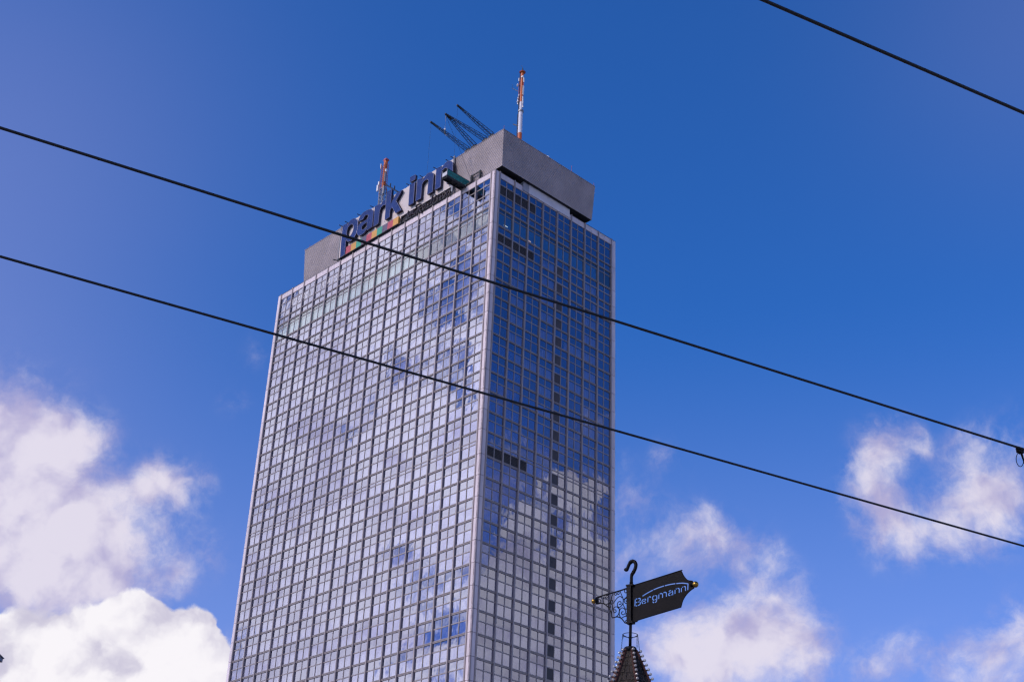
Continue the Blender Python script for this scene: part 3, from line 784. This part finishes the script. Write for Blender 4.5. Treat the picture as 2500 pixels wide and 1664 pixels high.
base = in_tower(34.2, 6, 127.22)
mast = empty('antenna_mast', base, TW[1])
tag(mast, 'shorter lattice antenna mast behind the blue rooftop letters', 'antenna mast', 'antenna masts on the penthouse roof')
Hm = 15.5
b_ = MB()
r_ = .42
cor = [(-r_, -r_), (r_, -r_), (r_, r_), (-r_, r_)]
for x, y in cor: b_.bar((x, y, 0), (x, y, 9.4), .10)
for k in range(12):
    z = k * .78
    for q in range(4):
        (x0, y0), (x1, y1) = cor[q], cor[(q + 1) % 4]
        b_.bar((x0, y0, z), (x1, y1, z + .78), .06); b_.bar((x0, y0, z + .78), (x1, y1, z + .78), .06)
b_.build('lattice_section', M['galv'], mast)
b_ = MB(); b_.tube([(0, 0, 9.4), (0, 0, 15.1)], .34, 12); b_.build('mast_section', M['orange'], mast)
b_ = MB()
for x, y in ((-.62, -.35), (.5, -.45), (.62, .2), (-.45, .4)):
    b_.bar((x, y, 8.2), (x * .9, y, 14.4), .055)
for k in range(14):
    z = 8.5 + k * .42
    for (x0, y0), (x1, y1) in (((-.62, -.35), (.5, -.45)), ((.5, -.45), (.62, .2)), ((-.45, .4), (-.62, -.35))):
        b_.bar((x0 * .95, y0, z), (x1 * .95, y1, z + .1), .045)
b_.build('climbing_cage', M['cage'], mast)
b_ = MB(); b_.box(-.34, .42, -.34, .3, 15.1, 15.45); b_.build('beacon', M['redrail'], mast)
b_ = MB(); b_.tube([(0, 0, 0), (0, 0, 9.4)], .12, 8); b_.build('cable_bundle', M['mastwhite'], mast)
for x, z0, z1, w, mt in ((-1.05, 9.3, 10.5, .34, 'radome'), (-.80, 10.4, 11.1, .26, 'radome'), (-.74, 13.7, 14.7, .10, 'radome'), (.78, 12.4, 12.9, .20, 'radome'), (.62, 8.0, 9.6, .28, 'galv'), (.70, 10.4, 12.2, .12, 'galv')):
    b_ = MB(); b_.box(x - w / 2, x + w / 2, -.5, -.25, z0, z1)
    b_.bar((x, -.25, (z0 + z1) / 2), (x * .3, 0, (z0 + z1) / 2), .06); b_.build('panel_antenna', M[mt], mast)
b_ = MB(); P_ = Vector((.5, 0, 10.1)); Q_ = Vector((11.8, -5.8, .1)); b_.bar(P_, Q_, .20)
for t in (.38, .70): b_.bar(P_.lerp(Q_, t), P_.lerp(Q_, t) + Vector((0, 0, .75)), .14)
b_.build('bracing_arm', M['steel'], mast)

b_ = MB(); b_.lathe([(.02, -.14), (.34, -.10), (.46, .02), (.42, .10), (.03, .14)], 14)
for px_, py_, lab, rx in ((-.9, 9.4, 'small grey satellite dish above the narrow penthouse edge beside the tall mast', .9), (-.85, 10.05, 'white round dish peeping over the penthouse edge, right of the grey dish', 1.2)):
    o = empty('satellite_dish', in_tower(px_ + .9, py_, PZ1), TW[1])
    tag(o, lab, 'dish', 'dishes on the penthouse roof')
    d_ = put('reflector', b_.mesh('reflector', M['radome' if rx > 1 else 'galv'], True), o, (0, 0, .75), (rx, 0, .7))
    s_ = MB(); s_.tube([(0, 0, 0), (0, 0, .75)], .05, 6); s_.build('stand', M['galv'], o)

# ------------------------------------------------------------------ lattice booms and hanging gear
def boom_mesh(A, Bt, w0, w1, n=15):
    """tapered lattice jib from the foot A to the tip Bt"""
    A, Bt = Vector(A), Vector(Bt); t = (Bt - A).normalized()
    u = Vector((0, 0, 1)).cross(t).normalized(); v = t.cross(u)
    b_ = MB()
    def P(s, i, j):
        w = (w0 + (w1 - w0) * s) / 2
        return A + (Bt - A) * s + u * (i * w) + v * (j * w)
    cs = [(-1, -1), (1, -1), (1, 1), (-1, 1)]
    for c in cs: b_.bar(P(0, *c), P(1, *c), .055)
    for k in range(n):
        s0, s1 = k / n, (k + 1) / n
        for q in range(4):
            a, c = cs[q], cs[(q + 1) % 4]
            b_.bar(P(s0, *(a if k % 2 else c)), P(s1, *(c if k % 2 else a)), .03)
    for k in range(3):
        s0 = .86 + k * .05
        for q in range(4): b_.bar(P(s0, *cs[q]), P(s0, *cs[(q + 1) % 4]), .06)
    b_.bar(A + (Bt - A) * .87, Bt, .14)
    return b_
def boom_foot(A):
    b_ = MB(); x, y, z = A
    b_.box(x - .45, x + .45, y - .4, y + .5, PZ1 - .05, z - .05); b_.bar((x - .4, y, z), (x + .4, y, z), .22); return b_
booms = (
    ('lattice boom nearest the blue letters, leaning out from the penthouse roof edge', [((-7.0, .75, 127.75), (-10.41, -4, 132.04))]),
    ('pair of lattice booms joined at one tip above the penthouse roof edge', [((-5.65, .75, 127.75), (-7.09, -4, 131.74)), ((-3.25, .75, 127.72), (-7.09, -4, 131.74))]),
    ('lattice boom nearest the tall orange mast, leaning out from the penthouse corner', [((-1.9, .75, 127.75), (-4.54, -4, 131.96))]))
for lab, js in booms:
    o = empty('lattice_boom', *TW); tag(o, lab, 'boom', 'booms of the jumping rig on the roof edge')
    for A, Bt in js:
        boom_mesh(A, Bt, .62, .16).build('jib', M['lattice'], o)
        boom_foot(A).build('foot', M['steel'], o)
    tip = js[0][1]
    b_ = MB(); b_.box(tip[0] - .10, tip[0] + .10, tip[1] - .16, tip[1] + .1, tip[2] - .16, tip[2] + .12); b_.build('tip_pulley', M['steel'], o)
    if len(js) == 2:
        b_ = MB(); b_.tube([(tip[0], tip[1], tip[2] - .2), (tip[0], tip[1], tip[2] - 2.6)], .018, 5); b_.tube([(tip[0], tip[1], tip[2] - .2), (tip[0], tip[1], tip[2] - .9)], .05, 5); b_.build('rope', M['galv'], o)
        b_ = MB(); b_.tube([(tip[0], tip[1], tip[2] - .3), (tip[0] + .9, -1.6, 126.0), (-5.5, .25, 121.4)], .022, 5); b_.build('stay_cable', M['wire'], o)
        hook = empty('harness_gear', tm @ Vector((tip[0], tip[1], tip[2] - 3.2))); hook.rotation_euler = (0, 0, TW[1])
        tag(hook, 'small harness bag hanging on a rope below the paired boom tips', 'harness')
        b_ = MB(); b_.ball(.16, (0, 0, .45), 10, 7); b_.build('shackle', M['radome'], hook)
        b_ = MB(); b_.tube([(-.02, 0, .40), (.02, 0, 0), (.12, 0, -.35), (.18, 0, -.6)], [.05, .13, .13, .04], 7); b_.build('bag', M['lattice'], hook)
        b_ = MB(); b_.tube([(.18, 0, -.6), (.35, 0, -.85), (.62, 0, -1.0)], .03, 5); b_.tube([(0, 0, .5), (0, 0, 1.0)], .02, 5); b_.build('strap', M['galv'], hook)
    else:
        b_ = MB(); b_.tube([(tip[0], tip[1], tip[2]), (tip[0], tip[1], 117.5)], .012, 4); b_.build('rope', M['wire'], o)

# ------------------------------------------------------------------ jumping platform over the parapet
o = empty('jump_platform', *TW)
tag(o, 'narrow platform with green netting jutting out over the parapet', 'platform')
b_ = MB(); b_.box(-7.28, -6.26, -3.68, .9, 120.46, 120.62)
for y in (-3.5, -2.4, -1.3, -.4): b_.box(-7.26, -6.28, y - .05, y + .05, 120.28, 120.459)
b_.box(-7.30, -7.20, -3.70, .9, 120.22, 120.50); b_.box(-6.34, -6.24, -3.70, .9, 120.22, 120.50); b_.build('deck', M['platform'], o)
b_ = MB(); b_.box(-6.10, -5.3, -.1, 1.6, 120.46, 120.75); b_.build('deck', M['platform'], o)
b_ = MB(); b_.box(-6.28, -6.255, -3.60, .6, 120.70, 121.62); b_.build('netting', M['greenmesh'], o)
b_ = MB(); b_.box(-7.28, -7.255, -3.60, .6, 120.66, 121.62); b_.build('netting', M['greenmesh'], o)
b_ = MB(); b_.box(-7.24, -6.30, -3.67, -3.645, 120.64, 121.25); b_.build('end_board', M['paleboard'], o)
for x in (-7.27, -6.265):
    b_ = MB(); b_.bar((x, -3.65, 121.68), (x, .9, 121.68), .06); b_.bar((x, -3.65, 121.15), (x, .9, 121.15), .04); b_.build('hand_rail', M['platform'], o)
    for y in (-3.62, -2.2, -.9, .5):
        b_ = MB(); b_.bar((x - .03, y, 120.5), (x - .03, y, 121.72), .07); b_.build('rail_post', M['galv'], o)
b_ = MB(); b_.bar((-7.25, -3.66, 121.68), (-6.28, -3.66, 121.68), .04); b_.build('gate_bar', M['platform'], o)
b_ = MB(); b_.box(-6.298, -6.28, -2.35, -1.75, 121.0, 121.25); b_.build('notice_plate', M['paleboard'], o)

o = empty('guard_frame', *TW)
tag(o, 'dark steel guard frame on the parapet between platform and tower corner', 'railing')
for x in (5.42, 3.58):
    b_ = MB(); b_.bar((-x, .3, 120.45), (-x, .3, 122.15), .26); b_.build('post', M['platform'], o)
b_ = MB(); b_.bar((-5.30, .3, 122.02), (-3.70, .3, 122.02), .14); b_.build('rail', M['platform'], o)
b_ = MB(); b_.bar((-5.2, .3, 122.0), (-4.7, .3, 120.46), .10); b_.build('brace', M['platform'], o)

# ------------------------------------------------------------------ overhead tram wires
ZW = 6.05
wires = (((1.043, 4.679), (2.437, 5.380), 'overhead black wire crossing the upper right corner of the sky'),
         ((-2.678, 5.847), (3.702, 9.124), 'overhead black wire crossing in front of the rooftop sign, upper of two long wires'),
         ((-3.050, 7.100), (4.326, 10.969), 'overhead black wire crossing the middle of the tower facade, lower of two long wires'))
for (a, b, lab) in wires:
    a, b = Vector((*a, ZW)), Vector((*b, ZW)); t = (b - a).normalized(); mid = (a + b) / 2
    pts = [mid + t * s for s in (-45, -30, -20, -12, -8, -5, -3, -1.5, 0, 1.5, 3, 5, 8, 12, 20, 30, 45)]
    b_ = MB(); b_.tube(pts, .0084, 10)
    tag(b_.build('overhead_wire', M['wire'], smooth=True), lab, 'wire', 'tram wires overhead')
cl = empty('wire_clamp', (3.671, 9.127, ZW), math.atan2(.457, .890))
tag(cl, 'small wire clamp with a hanging loop at the right edge of the picture', 'clamp')
b_ = MB(); b_.box(-.022, .028, -.014, .014, -.028, .013); b_.tube([(-.03, 0, 0), (-.02, 0, -.02), (.0, 0, -.035)], .009, 6); b_.build('jaw', M['iron'], cl)
b_ = MB(); b_.tube([(-.012 + .036 * math.cos(t) + .012 * math.sin(t), 0, -.085 + .056 * math.sin(t)) for t in [k * math.pi / 10 for k in range(20)]], .0028, 6, closed=True); b_.build('loop', M['iron'], cl)
b_ = MB(); b_.tube([(.012, 0, -.025), (.018, .0, -.05), (.03, 0, -.10), (.05, 0, -.125), (.09, 0, -.15)], [.010, .008, .006, .005, .005], 6); b_.build('tail', M['iron'], cl)

# ------------------------------------------------------------------ market kiosk with its flag sign
PLATE= [(0.0553, 6.9987), (0.1135, 7.0024), (0.6038, 7.0692), (0.6263, 7.0694), (0.6374, 7.0588), (0.6538, 7.0193), (0.6833, 6.9739), (0.718, 6.9433), (0.7653, 6.93), (0.7812, 6.8498), (0.7301, 6.8242), (0.6783, 6.7795), (0.6415, 6.725), (0.6197, 6.6579), (0.1207, 6.5908), (0.0893, 6.5742), (0.0371, 6.5701)]
HOOK= [(0.0172, 7.0037), (0.0196, 7.0948), (0.0276, 7.1229), (0.0515, 7.1558), (0.0694, 7.1935), (0.0756, 7.2294), (0.0639, 7.2609), (0.0442, 7.2753), (0.0205, 7.2755), (-0.0034, 7.2572), (-0.0214, 7.2231), (-0.0354, 7.1921), (-0.0473, 7.1866), (-0.0612, 7.2)]
SCROLLS= [[(-0.4305,6.9208),(-0.3101,6.9392),(-0.1905,6.9502),(-0.1112,6.96),(-0.0262,6.9742)],[(-0.4299,6.851),(-0.4057,6.8474),(-0.3736,6.8482),(-0.3336,6.8385),(-0.3015,6.8138),(-0.2735,6.7878),(-0.2535,6.7559),(-0.2335,6.7097),(-0.2255,6.6653),(-0.2058,6.6589),(-0.1664,6.6622),(-0.1349,6.6523),(-0.1075,6.6341),(-0.0801,6.6016),(-0.0607,6.5775),(-0.0334,6.5737)],[(-0.4021,6.8945),(-0.378,6.8927),(-0.3698,6.875),(-0.3817,6.8585),(-0.4018,6.8615),(-0.4101,6.8847),(-0.3942,6.9153),(-0.3702,6.919),(-0.354,6.8982)],[(-0.326,6.9196),(-0.3379,6.8921),(-0.3337,6.855),(-0.3175,6.8307),(-0.2936,6.8235),(-0.2697,6.8382)],[(-0.318,6.9184),(-0.3059,6.902),(-0.286,6.9026),(-0.2741,6.9227),(-0.2901,6.9288),(-0.302,6.9197)],[(-0.2103,6.935),(-0.2262,6.9155),(-0.2341,6.8838),(-0.2499,6.8425),(-0.2696,6.8163),(-0.2695,6.7873)],[(-0.1905,6.9393),(-0.1944,6.9253),(-0.1785,6.9119),(-0.1706,6.9253),(-0.1786,6.9411)],[(-0.1587,6.9417),(-0.1587,6.9235),(-0.1428,6.9174),(-0.1349,6.9344),(-0.1468,6.9472)],[(-0.123,6.9472),(-0.1072,6.9083),(-0.0876,6.8581),(-0.0876,6.8147),(-0.0995,6.7911),(-0.1192,6.7724),(-0.1428,6.7686),(-0.1586,6.7926),(-0.1547,6.821),(-0.1389,6.8332),(-0.1191,6.8302),(-0.1113,6.811),(-0.1231,6.7982),(-0.1389,6.8042)],[(-0.2419,6.8559),(-0.2419,6.834),(-0.222,6.8202),(-0.1982,6.8384),(-0.1705,6.8706),(-0.1428,6.8883),(-0.1191,6.8901),(-0.0994,6.8708)],[(-0.2419,6.8413),(-0.238,6.8625),(-0.2181,6.8559),(-0.2181,6.8414),(-0.23,6.8432)],[(-0.2617,6.8261),(-0.2379,6.8225),(-0.2219,6.802),(-0.2218,6.7621),(-0.2297,6.7344),(-0.2336,6.7169)],[(-0.2537,6.8067),(-0.2457,6.7874),(-0.2576,6.7783),(-0.2656,6.7939)],[(-0.1389,6.7644),(-0.1349,6.7386),(-0.1389,6.7032),(-0.1546,6.6767),(-0.1821,6.6627),(-0.2058,6.6625)],[(-0.2059,6.7418),(-0.206,6.7671),(-0.1862,6.7786),(-0.1625,6.7751),(-0.1428,6.7542)],[(-0.2099,6.7459),(-0.2059,6.7237),(-0.1901,6.7142),(-0.1743,6.7263),(-0.1822,6.7455),(-0.1941,6.7472)],[(-0.1349,6.6954),(-0.131,6.7308),(-0.1113,6.7532),(-0.0877,6.7533),(-0.0681,6.736),(-0.0565,6.7092),(-0.0643,6.6852),(-0.0878,6.6743),(-0.1074,6.6914),(-0.1035,6.7088),(-0.0839,6.7096)],[(-0.1369,6.6993),(-0.131,6.6697),(-0.1114,6.6382)],[(-0.0876,6.8473),(-0.0639,6.8582),(-0.0364,6.8794),(-0.0166,6.9018)],[(-0.0677,6.9569),(-0.0677,6.9351),(-0.052,6.9217),(-0.0362,6.9375)],[(-0.0519,6.9581),(-0.0401,6.949),(-0.0362,6.9412)],[(-0.0876,6.8147),(-0.0838,6.7816),(-0.0642,6.7499),(-0.0565,6.7092)],[(-0.0168,6.8475),(-0.0443,6.8589),(-0.0679,6.8479),(-0.0719,6.8232),(-0.0562,6.8028),(-0.0288,6.7987),(-0.017,6.8078)],[(-0.0325,6.8498),(-0.0326,6.8281),(-0.0483,6.8233),(-0.0522,6.8347)],[(-0.1075,6.6377),(-0.0761,6.6511),(-0.0332,6.6521)],[(-0.0253,6.6581),(-0.0449,6.6573),(-0.0526,6.6728),(-0.0448,6.686),(-0.0253,6.6796)],[(-0.0294,6.6087),(-0.0528,6.6049),(-0.0607,6.5882)],[(-0.0525,6.7373),(-0.0212,6.7184)]]
STENCIL= [[(0.0649,6.8293),(0.0604,6.7511)],[(0.07,6.8303),(0.0913,6.8325)],[(0.1004,6.8324),(0.1186,6.8326),(0.1285,6.8206),(0.1247,6.8078),(0.1165,6.7994)],[(0.0711,6.7894),(0.0901,6.7911)],[(0.0992,6.7923),(0.1101,6.794)],[(0.1201,6.7904),(0.129,6.7778),(0.1248,6.7646),(0.1112,6.757),(0.0976,6.754)],[(0.0704,6.7517),(0.089,6.7532)],[(0.1691,6.8145),(0.1537,6.8064),(0.1477,6.7905),(0.1534,6.7717),(0.1655,6.7665)],[(0.1782,6.8153),(0.1917,6.8103),(0.196,6.7971)],[(0.1626,6.7912),(0.1897,6.7926)],[(0.1759,6.7666),(0.1895,6.7709),(0.1959,6.7783)],[(0.2225,6.8274),(0.2197,6.7726)],[(0.2324,6.8259),(0.2451,6.8324),(0.2594,6.8219)],[(0.3013,6.8356),(0.2837,6.8278),(0.2794,6.8084),(0.2864,6.7902),(0.3006,6.7847)],[(0.3287,6.8365),(0.3314,6.8068),(0.3278,6.7782),(0.3213,6.7633),(0.3078,6.757)],[(0.3089,6.8353),(0.3197,6.8353)],[(0.3083,6.7869),(0.3209,6.7917)],[(0.2803,6.7719),(0.2864,6.7614),(0.298,6.7568)],[(0.3565,6.8423),(0.3544,6.79)],[(0.3673,6.8452),(0.3879,6.8479),(0.401,6.8338),(0.3995,6.7957)],[(0.412,6.8505),(0.4326,6.8549),(0.4474,6.8413),(0.4467,6.8019)],[(0.4779,6.8554),(0.4914,6.8629),(0.5038,6.8631)],[(0.5144,6.8602),(0.5243,6.845),(0.5244,6.8075)],[(0.502,6.8401),(0.4842,6.837),(0.4751,6.8246),(0.4797,6.8114),(0.4957,6.8107)],[(0.5046,6.8122),(0.5135,6.8159)],[(0.5078,6.8413),(0.5158,6.8421)],[(0.5534,6.8626),(0.5515,6.8159)],[(0.5624,6.8691),(0.5739,6.874)],[(0.5828,6.8755),(0.5969,6.8729),(0.6041,6.861),(0.6023,6.8218)],[(0.6308,6.8735),(0.6284,6.8261)],[(0.6384,6.8781),(0.6491,6.8823)],[(0.6579,6.8838),(0.6719,6.8833),(0.6791,6.8722),(0.6781,6.8322)],[(0.155,6.8523),(0.1914,6.8687),(0.2367,6.8861),(0.2833,6.9017)],[(0.291,6.9043),(0.3541,6.9185),(0.4214,6.9282)],[(0.4303,6.9297),(0.4972,6.9339),(0.5593,6.9334)],[(0.5695,6.9326),(0.6387,6.9264),(0.6824,6.9162),(0.7094,6.9078),(0.7058,6.837)]]

KX, KY = 1.429, 15.0
kiosk = empty('market_kiosk', (KX, KY, 0), 0)
tag(kiosk, 'pointed shingled kiosk roof edged with light bulbs below the flag sign', 'kiosk')
APEX, R0, SL = 6.256, .060, .41
def rad(z): return R0 + SL * (APEX - z)
HIP = [R(10.7 - 90 + 60 * k) for k in range(6)]
def hp(k, z, off=0): th = HIP[k % 6]; r = rad(z) + off; return Vector((r * math.cos(th), r * math.sin(th), z))
# shingles, course by course; the upper courses singly, the lower ones joined
rk = random.Random(5)
low = MB(); NC = 22; ch_ = .092
top = 6.262
for f in range(6):
    for c in range(NC):
        z1 = top - c * ch_; z0 = z1 - ch_ - .012
        wd = (hp(f, z0) - hp(f + 1, z0)).length
        n = max(1, round(wd / (.052 + .0)))
        if c < 2: n = min(n, 2)
        a1, b1, a0, b0 = hp(f, z1), hp(f + 1, z1), hp(f, z0), hp(f + 1, z0)
        nrm = (b0 - a0).cross(a1 - a0).normalized()
        if nrm.dot(Vector((a0.x + b0.x, a0.y + b0.y, 0))) < 0: nrm = -nrm
        for i in range(n):
            s0, s1 = i / n + .012, (i + 1) / n - .012
            jit = rk.uniform(-.006, .006); th = .006 + rk.uniform(0, .004)
            q0 = a0.lerp(b0, s0) + nrm * th; q1 = a0.lerp(b0, s1) + nrm * th
            q0.z += jit; q1.z += jit + rk.uniform(-.002, .002)
            p0, p1 = a1.lerp(b1, s0) + nrm * .001, a1.lerp(b1, s1) + nrm * .001
            b_ = MB(); e = nrm * .008
            vs = [q0, q1, p1, p0, q0 - e, q1 - e, p1 - e, p0 - e]
            m_ = low if c >= 5 else b_
            k = len(m_.v); m_.v += [tuple(v) for v in vs]
            m_.f += [tuple(k + j for j in q) for q in ((0, 1, 2, 3), (7, 6, 5, 4), (4, 5, 1, 0), (5, 6, 2, 1), (6, 7, 3, 2), (7, 4, 0, 3))]
            if c < 5: b_.build('shingle', M['shingle'], kiosk)
tag(low.build('shingle', M['shingle'], kiosk), kind='stuff')
ZE = top - NC * ch_ - .02
b_ = MB()
for f in range(6): b_.quad(hp(f, ZE, -.012), hp(f + 1, ZE, -.012), hp(f + 1, APEX, -.012), hp(f, APEX, -.012))
b_.build('roof_lining', M['socket'], kiosk)
bulb = MB().ball(.0160, (0, 0, 0), 12, 8).mesh('bulb', M['bulb'], True)
for k in range(6):
    b_ = MB(); b_.bar(hp(k, ZE, .012), hp(k, APEX, .010), .030, .024); b_.build('hip_batten', M['batten'], kiosk)
    th = HIP[k]; out = Vector((math.cos(th), math.sin(th), .35)).normalized()
    sock = MB().tube([(0, 0, 0), out * .022], .010, 8).mesh('socket', M['socket'])
    for i in range(36):
        z = 6.232 - i * .0515
        if z < ZE + .05: break
        p = hp(k, z, .016)
        put('socket', sock, kiosk, p)
        put('bulb', bulb, kiosk, p + out * .033)
b_ = MB(); b_.lathe([(.060, 6.245), (.078, 6.25), (.080, 6.262), (.070, 6.272), (.068, 6.285), (.062, 6.292), (.02, 6.296)], 20); b_.build('roof_cap', M['iron'], kiosk)
re_ = rad(ZE)
b_ = MB(); ringp = [hp(k, ZE, -.02) - Vector((0, 0, .06)) for k in range(6)]
for k in range(6): b_.bar(ringp[k], ringp[(k + 1) % 6], .06, .14)
b_.build('eaves_beam', M['wood'], kiosk)
for k in range(6):
    p = hp(k, ZE, -.06); b_ = MB(); b_.bar((p.x, p.y, 0), (p.x, p.y, ZE - .10), .09); b_.build('post', M['wood'], kiosk)
b_ = MB(); b_.lathe([(.80, 0), (.80, 1.05), (.90, 1.06), (.90, 1.10), (.02, 1.11)], 6); b_.build('counter', M['wood'], kiosk)

FD = Vector((.83625, -.54835, 0))
flag = empty('flag_sign', (KX, KY, 6.29), math.atan2(FD.y, FD.x))
tag(flag, 'black metal flag sign with cut-out name Bergmann on the kiosk pole', 'sign')
Z0 = 6.29
def F(u, z, w=0): return (u, w, z - Z0)
def sh(u, z):       # the pole leans a little along the flag
    return u
px0 = .006
b_ = MB(); b_.tube([F(-.002, 6.29), F(px0, 6.57)], .0165, 14); b_.build('pole', M['iron'], flag, smooth=True)
b_ = MB(); b_.box(-.030, .024, -.028, .028, 6.565 - Z0, 6.990 - Z0); b_.box(-.036, .052, -.033, .033, 6.985 - Z0, 7.003 - Z0); b_.box(-.036, .046, -.033, .033, 6.557 - Z0, 6.578 - Z0); b_.build('clamp_sleeve', M['iron'], flag)
hk = catmull(HOOK, closed=False, n=4, sharp=95)
rads = []
for i in range(len(hk)):
    s = i / (len(hk) - 1); rads.append(.0185 if s < .12 else (.0205 if s < .55 else (.0225 if s < .68 else .0185)))
b_ = MB(); b_.tube([F(a, z) for a, z in hk], rads, 12); b_.build('hook', M['iron'], flag, smooth=True)
b_ = MB()
for z in (7.005, 7.018, 7.030): b_.tube([F(.017 + .019 * math.cos(t), z, .019 * math.sin(t)) for t in [k * math.pi / 8 for k in range(16)]], .003, 5, closed=True)
b_.build('binding', M['iron'], flag)
PLATE[0] = (.012, PLATE[0][1] - .004); PLATE[-1] = (.012, PLATE[-1][1])
outer = catmull(PLATE, n=4, sharp=30)
holes = [stroke(catmull(s, closed=False, n=4, sharp=75), .0122 if i < 32 else .0125) for i, s in enumerate(STENCIL)]
put('plate', flat_mesh('plate', [outer] + holes, .004, M['plate'], lambda u, v, w: F(u, v, w)), flag)
b_ = MB()
rim = [F(a, z, -.004) for a, z in outer]
b_.tube(rim, .0042, 6, closed=True); b_.tube([(x, .004, z) for x, y, z in rim], .0042, 6, closed=True); b_.build('rim', M['iron'], flag)
b_ = MB(); b_.ball(.0345, F(.7985, 6.886), 18, 12); b_.build('knob', M['brass'], flag, smooth=True)
b_ = MB(); b_.ball(.0285, F(-.4605, 6.886), 18, 12); b_.build('knob', M['brass'], flag, smooth=True)
b_ = MB(); b_.tube([F(.745, 6.892), F(.772, 6.889)], [.030, .020], 10); b_.build('knob_collar', M['iron'], flag)
b_ = MB(); b_.tube([F(-.434, 6.886), F(-.415, 6.886)], [.030, .040], 8); b_.build('knob_collar', M['iron'], flag)
for i, s in enumerate(SCROLLS):
    pts = catmull(s, closed=False, n=4, sharp=100)
    b_ = MB(); b_.tube([F(a, z) for a, z in pts], .0085 if i == 0 else (.0066 if i == 1 else .0050), 6)
    b_.build('frame_bar' if i < 2 else 'scroll', M['iron'], flag, smooth=True)
# ring with spokes and chains
RZ, RR = 6.432, .084
b_ = MB(); b_.tube([(RR * math.cos(t), RR * math.sin(t), RZ - Z0) for t in [k * math.pi / 16 for k in range(32)]], .0035, 6, closed=True); b_.build('ring', M['iron'], flag)
for t in (.6, 2.2, 3.75, 5.3):
    b_ = MB(); b_.tube([(RR * math.cos(t), RR * math.sin(t), RZ - Z0), (.012 * math.cos(t), .012 * math.sin(t), RZ - .035 - Z0)], .0032, 6); b_.build('spoke', M['iron'], flag)
inv = Matrix.Rotation(-math.atan2(FD.y, FD.x), 3, 'Z')
def chain(a, b):
    a, b = inv @ Vector(a), inv @ Vector(b); d = b - a; n = max(3, int(d.length / .0175)); t = d.normalized(); u = t.orthogonal().normalized(); v = t.cross(u); m_ = MB()
    for i in range(n):
        c = a + d * ((i + .5) / n); w = u if i % 2 else v; hl, hw = .0118, .0048
        m_.tube([c + t * hl * math.sin(q) + w * hw * math.cos(q) for q in [k * math.pi / 5 for k in range(10)]], .0015, 4, closed=True)
    return m_
for a, b in (((-.083, -.02, .138), (-.108, -.045, -.10)), ((-.078, -.035, .138), (-.082, -.03, .09)), ((.070, -.045, .138), (.068, -.065, -.02)), ((.080, -.025, .138), (.104, -.05, -.12)), ((.104, -.05, -.12), (.150, -.105, -.36))):
    chain(a, b).build('chain', M['iron'], flag)

# ------------------------------------------------------------------ lamp arm cut by the left edge
o = empty('street_lamp', (-8.6, 18.2, 0), 0)
tag(o, 'grey tip of a lamp arm just cut off by the left picture edge', 'lamp')
b_ = MB(); b_.tube([(0, 0, 0), (0, 0, 3), (0, 0, 6.9)], [.09, .07, .05], 12); b_.build('post', M['lampgrey'], o)
b_ = MB(); b_.bar((-.04, 0, 6.84), (1.6, 0, 6.80), .05); b_.build('arm', M['lampgrey'], o)
b_ = MB(); b_.box(1.5, 2.112, -.09, .09, 6.752, 6.802); b_.box(1.5, 2.125, -.10, .10, 6.802, 6.812); b_.build('head', M['lampgrey'], o)
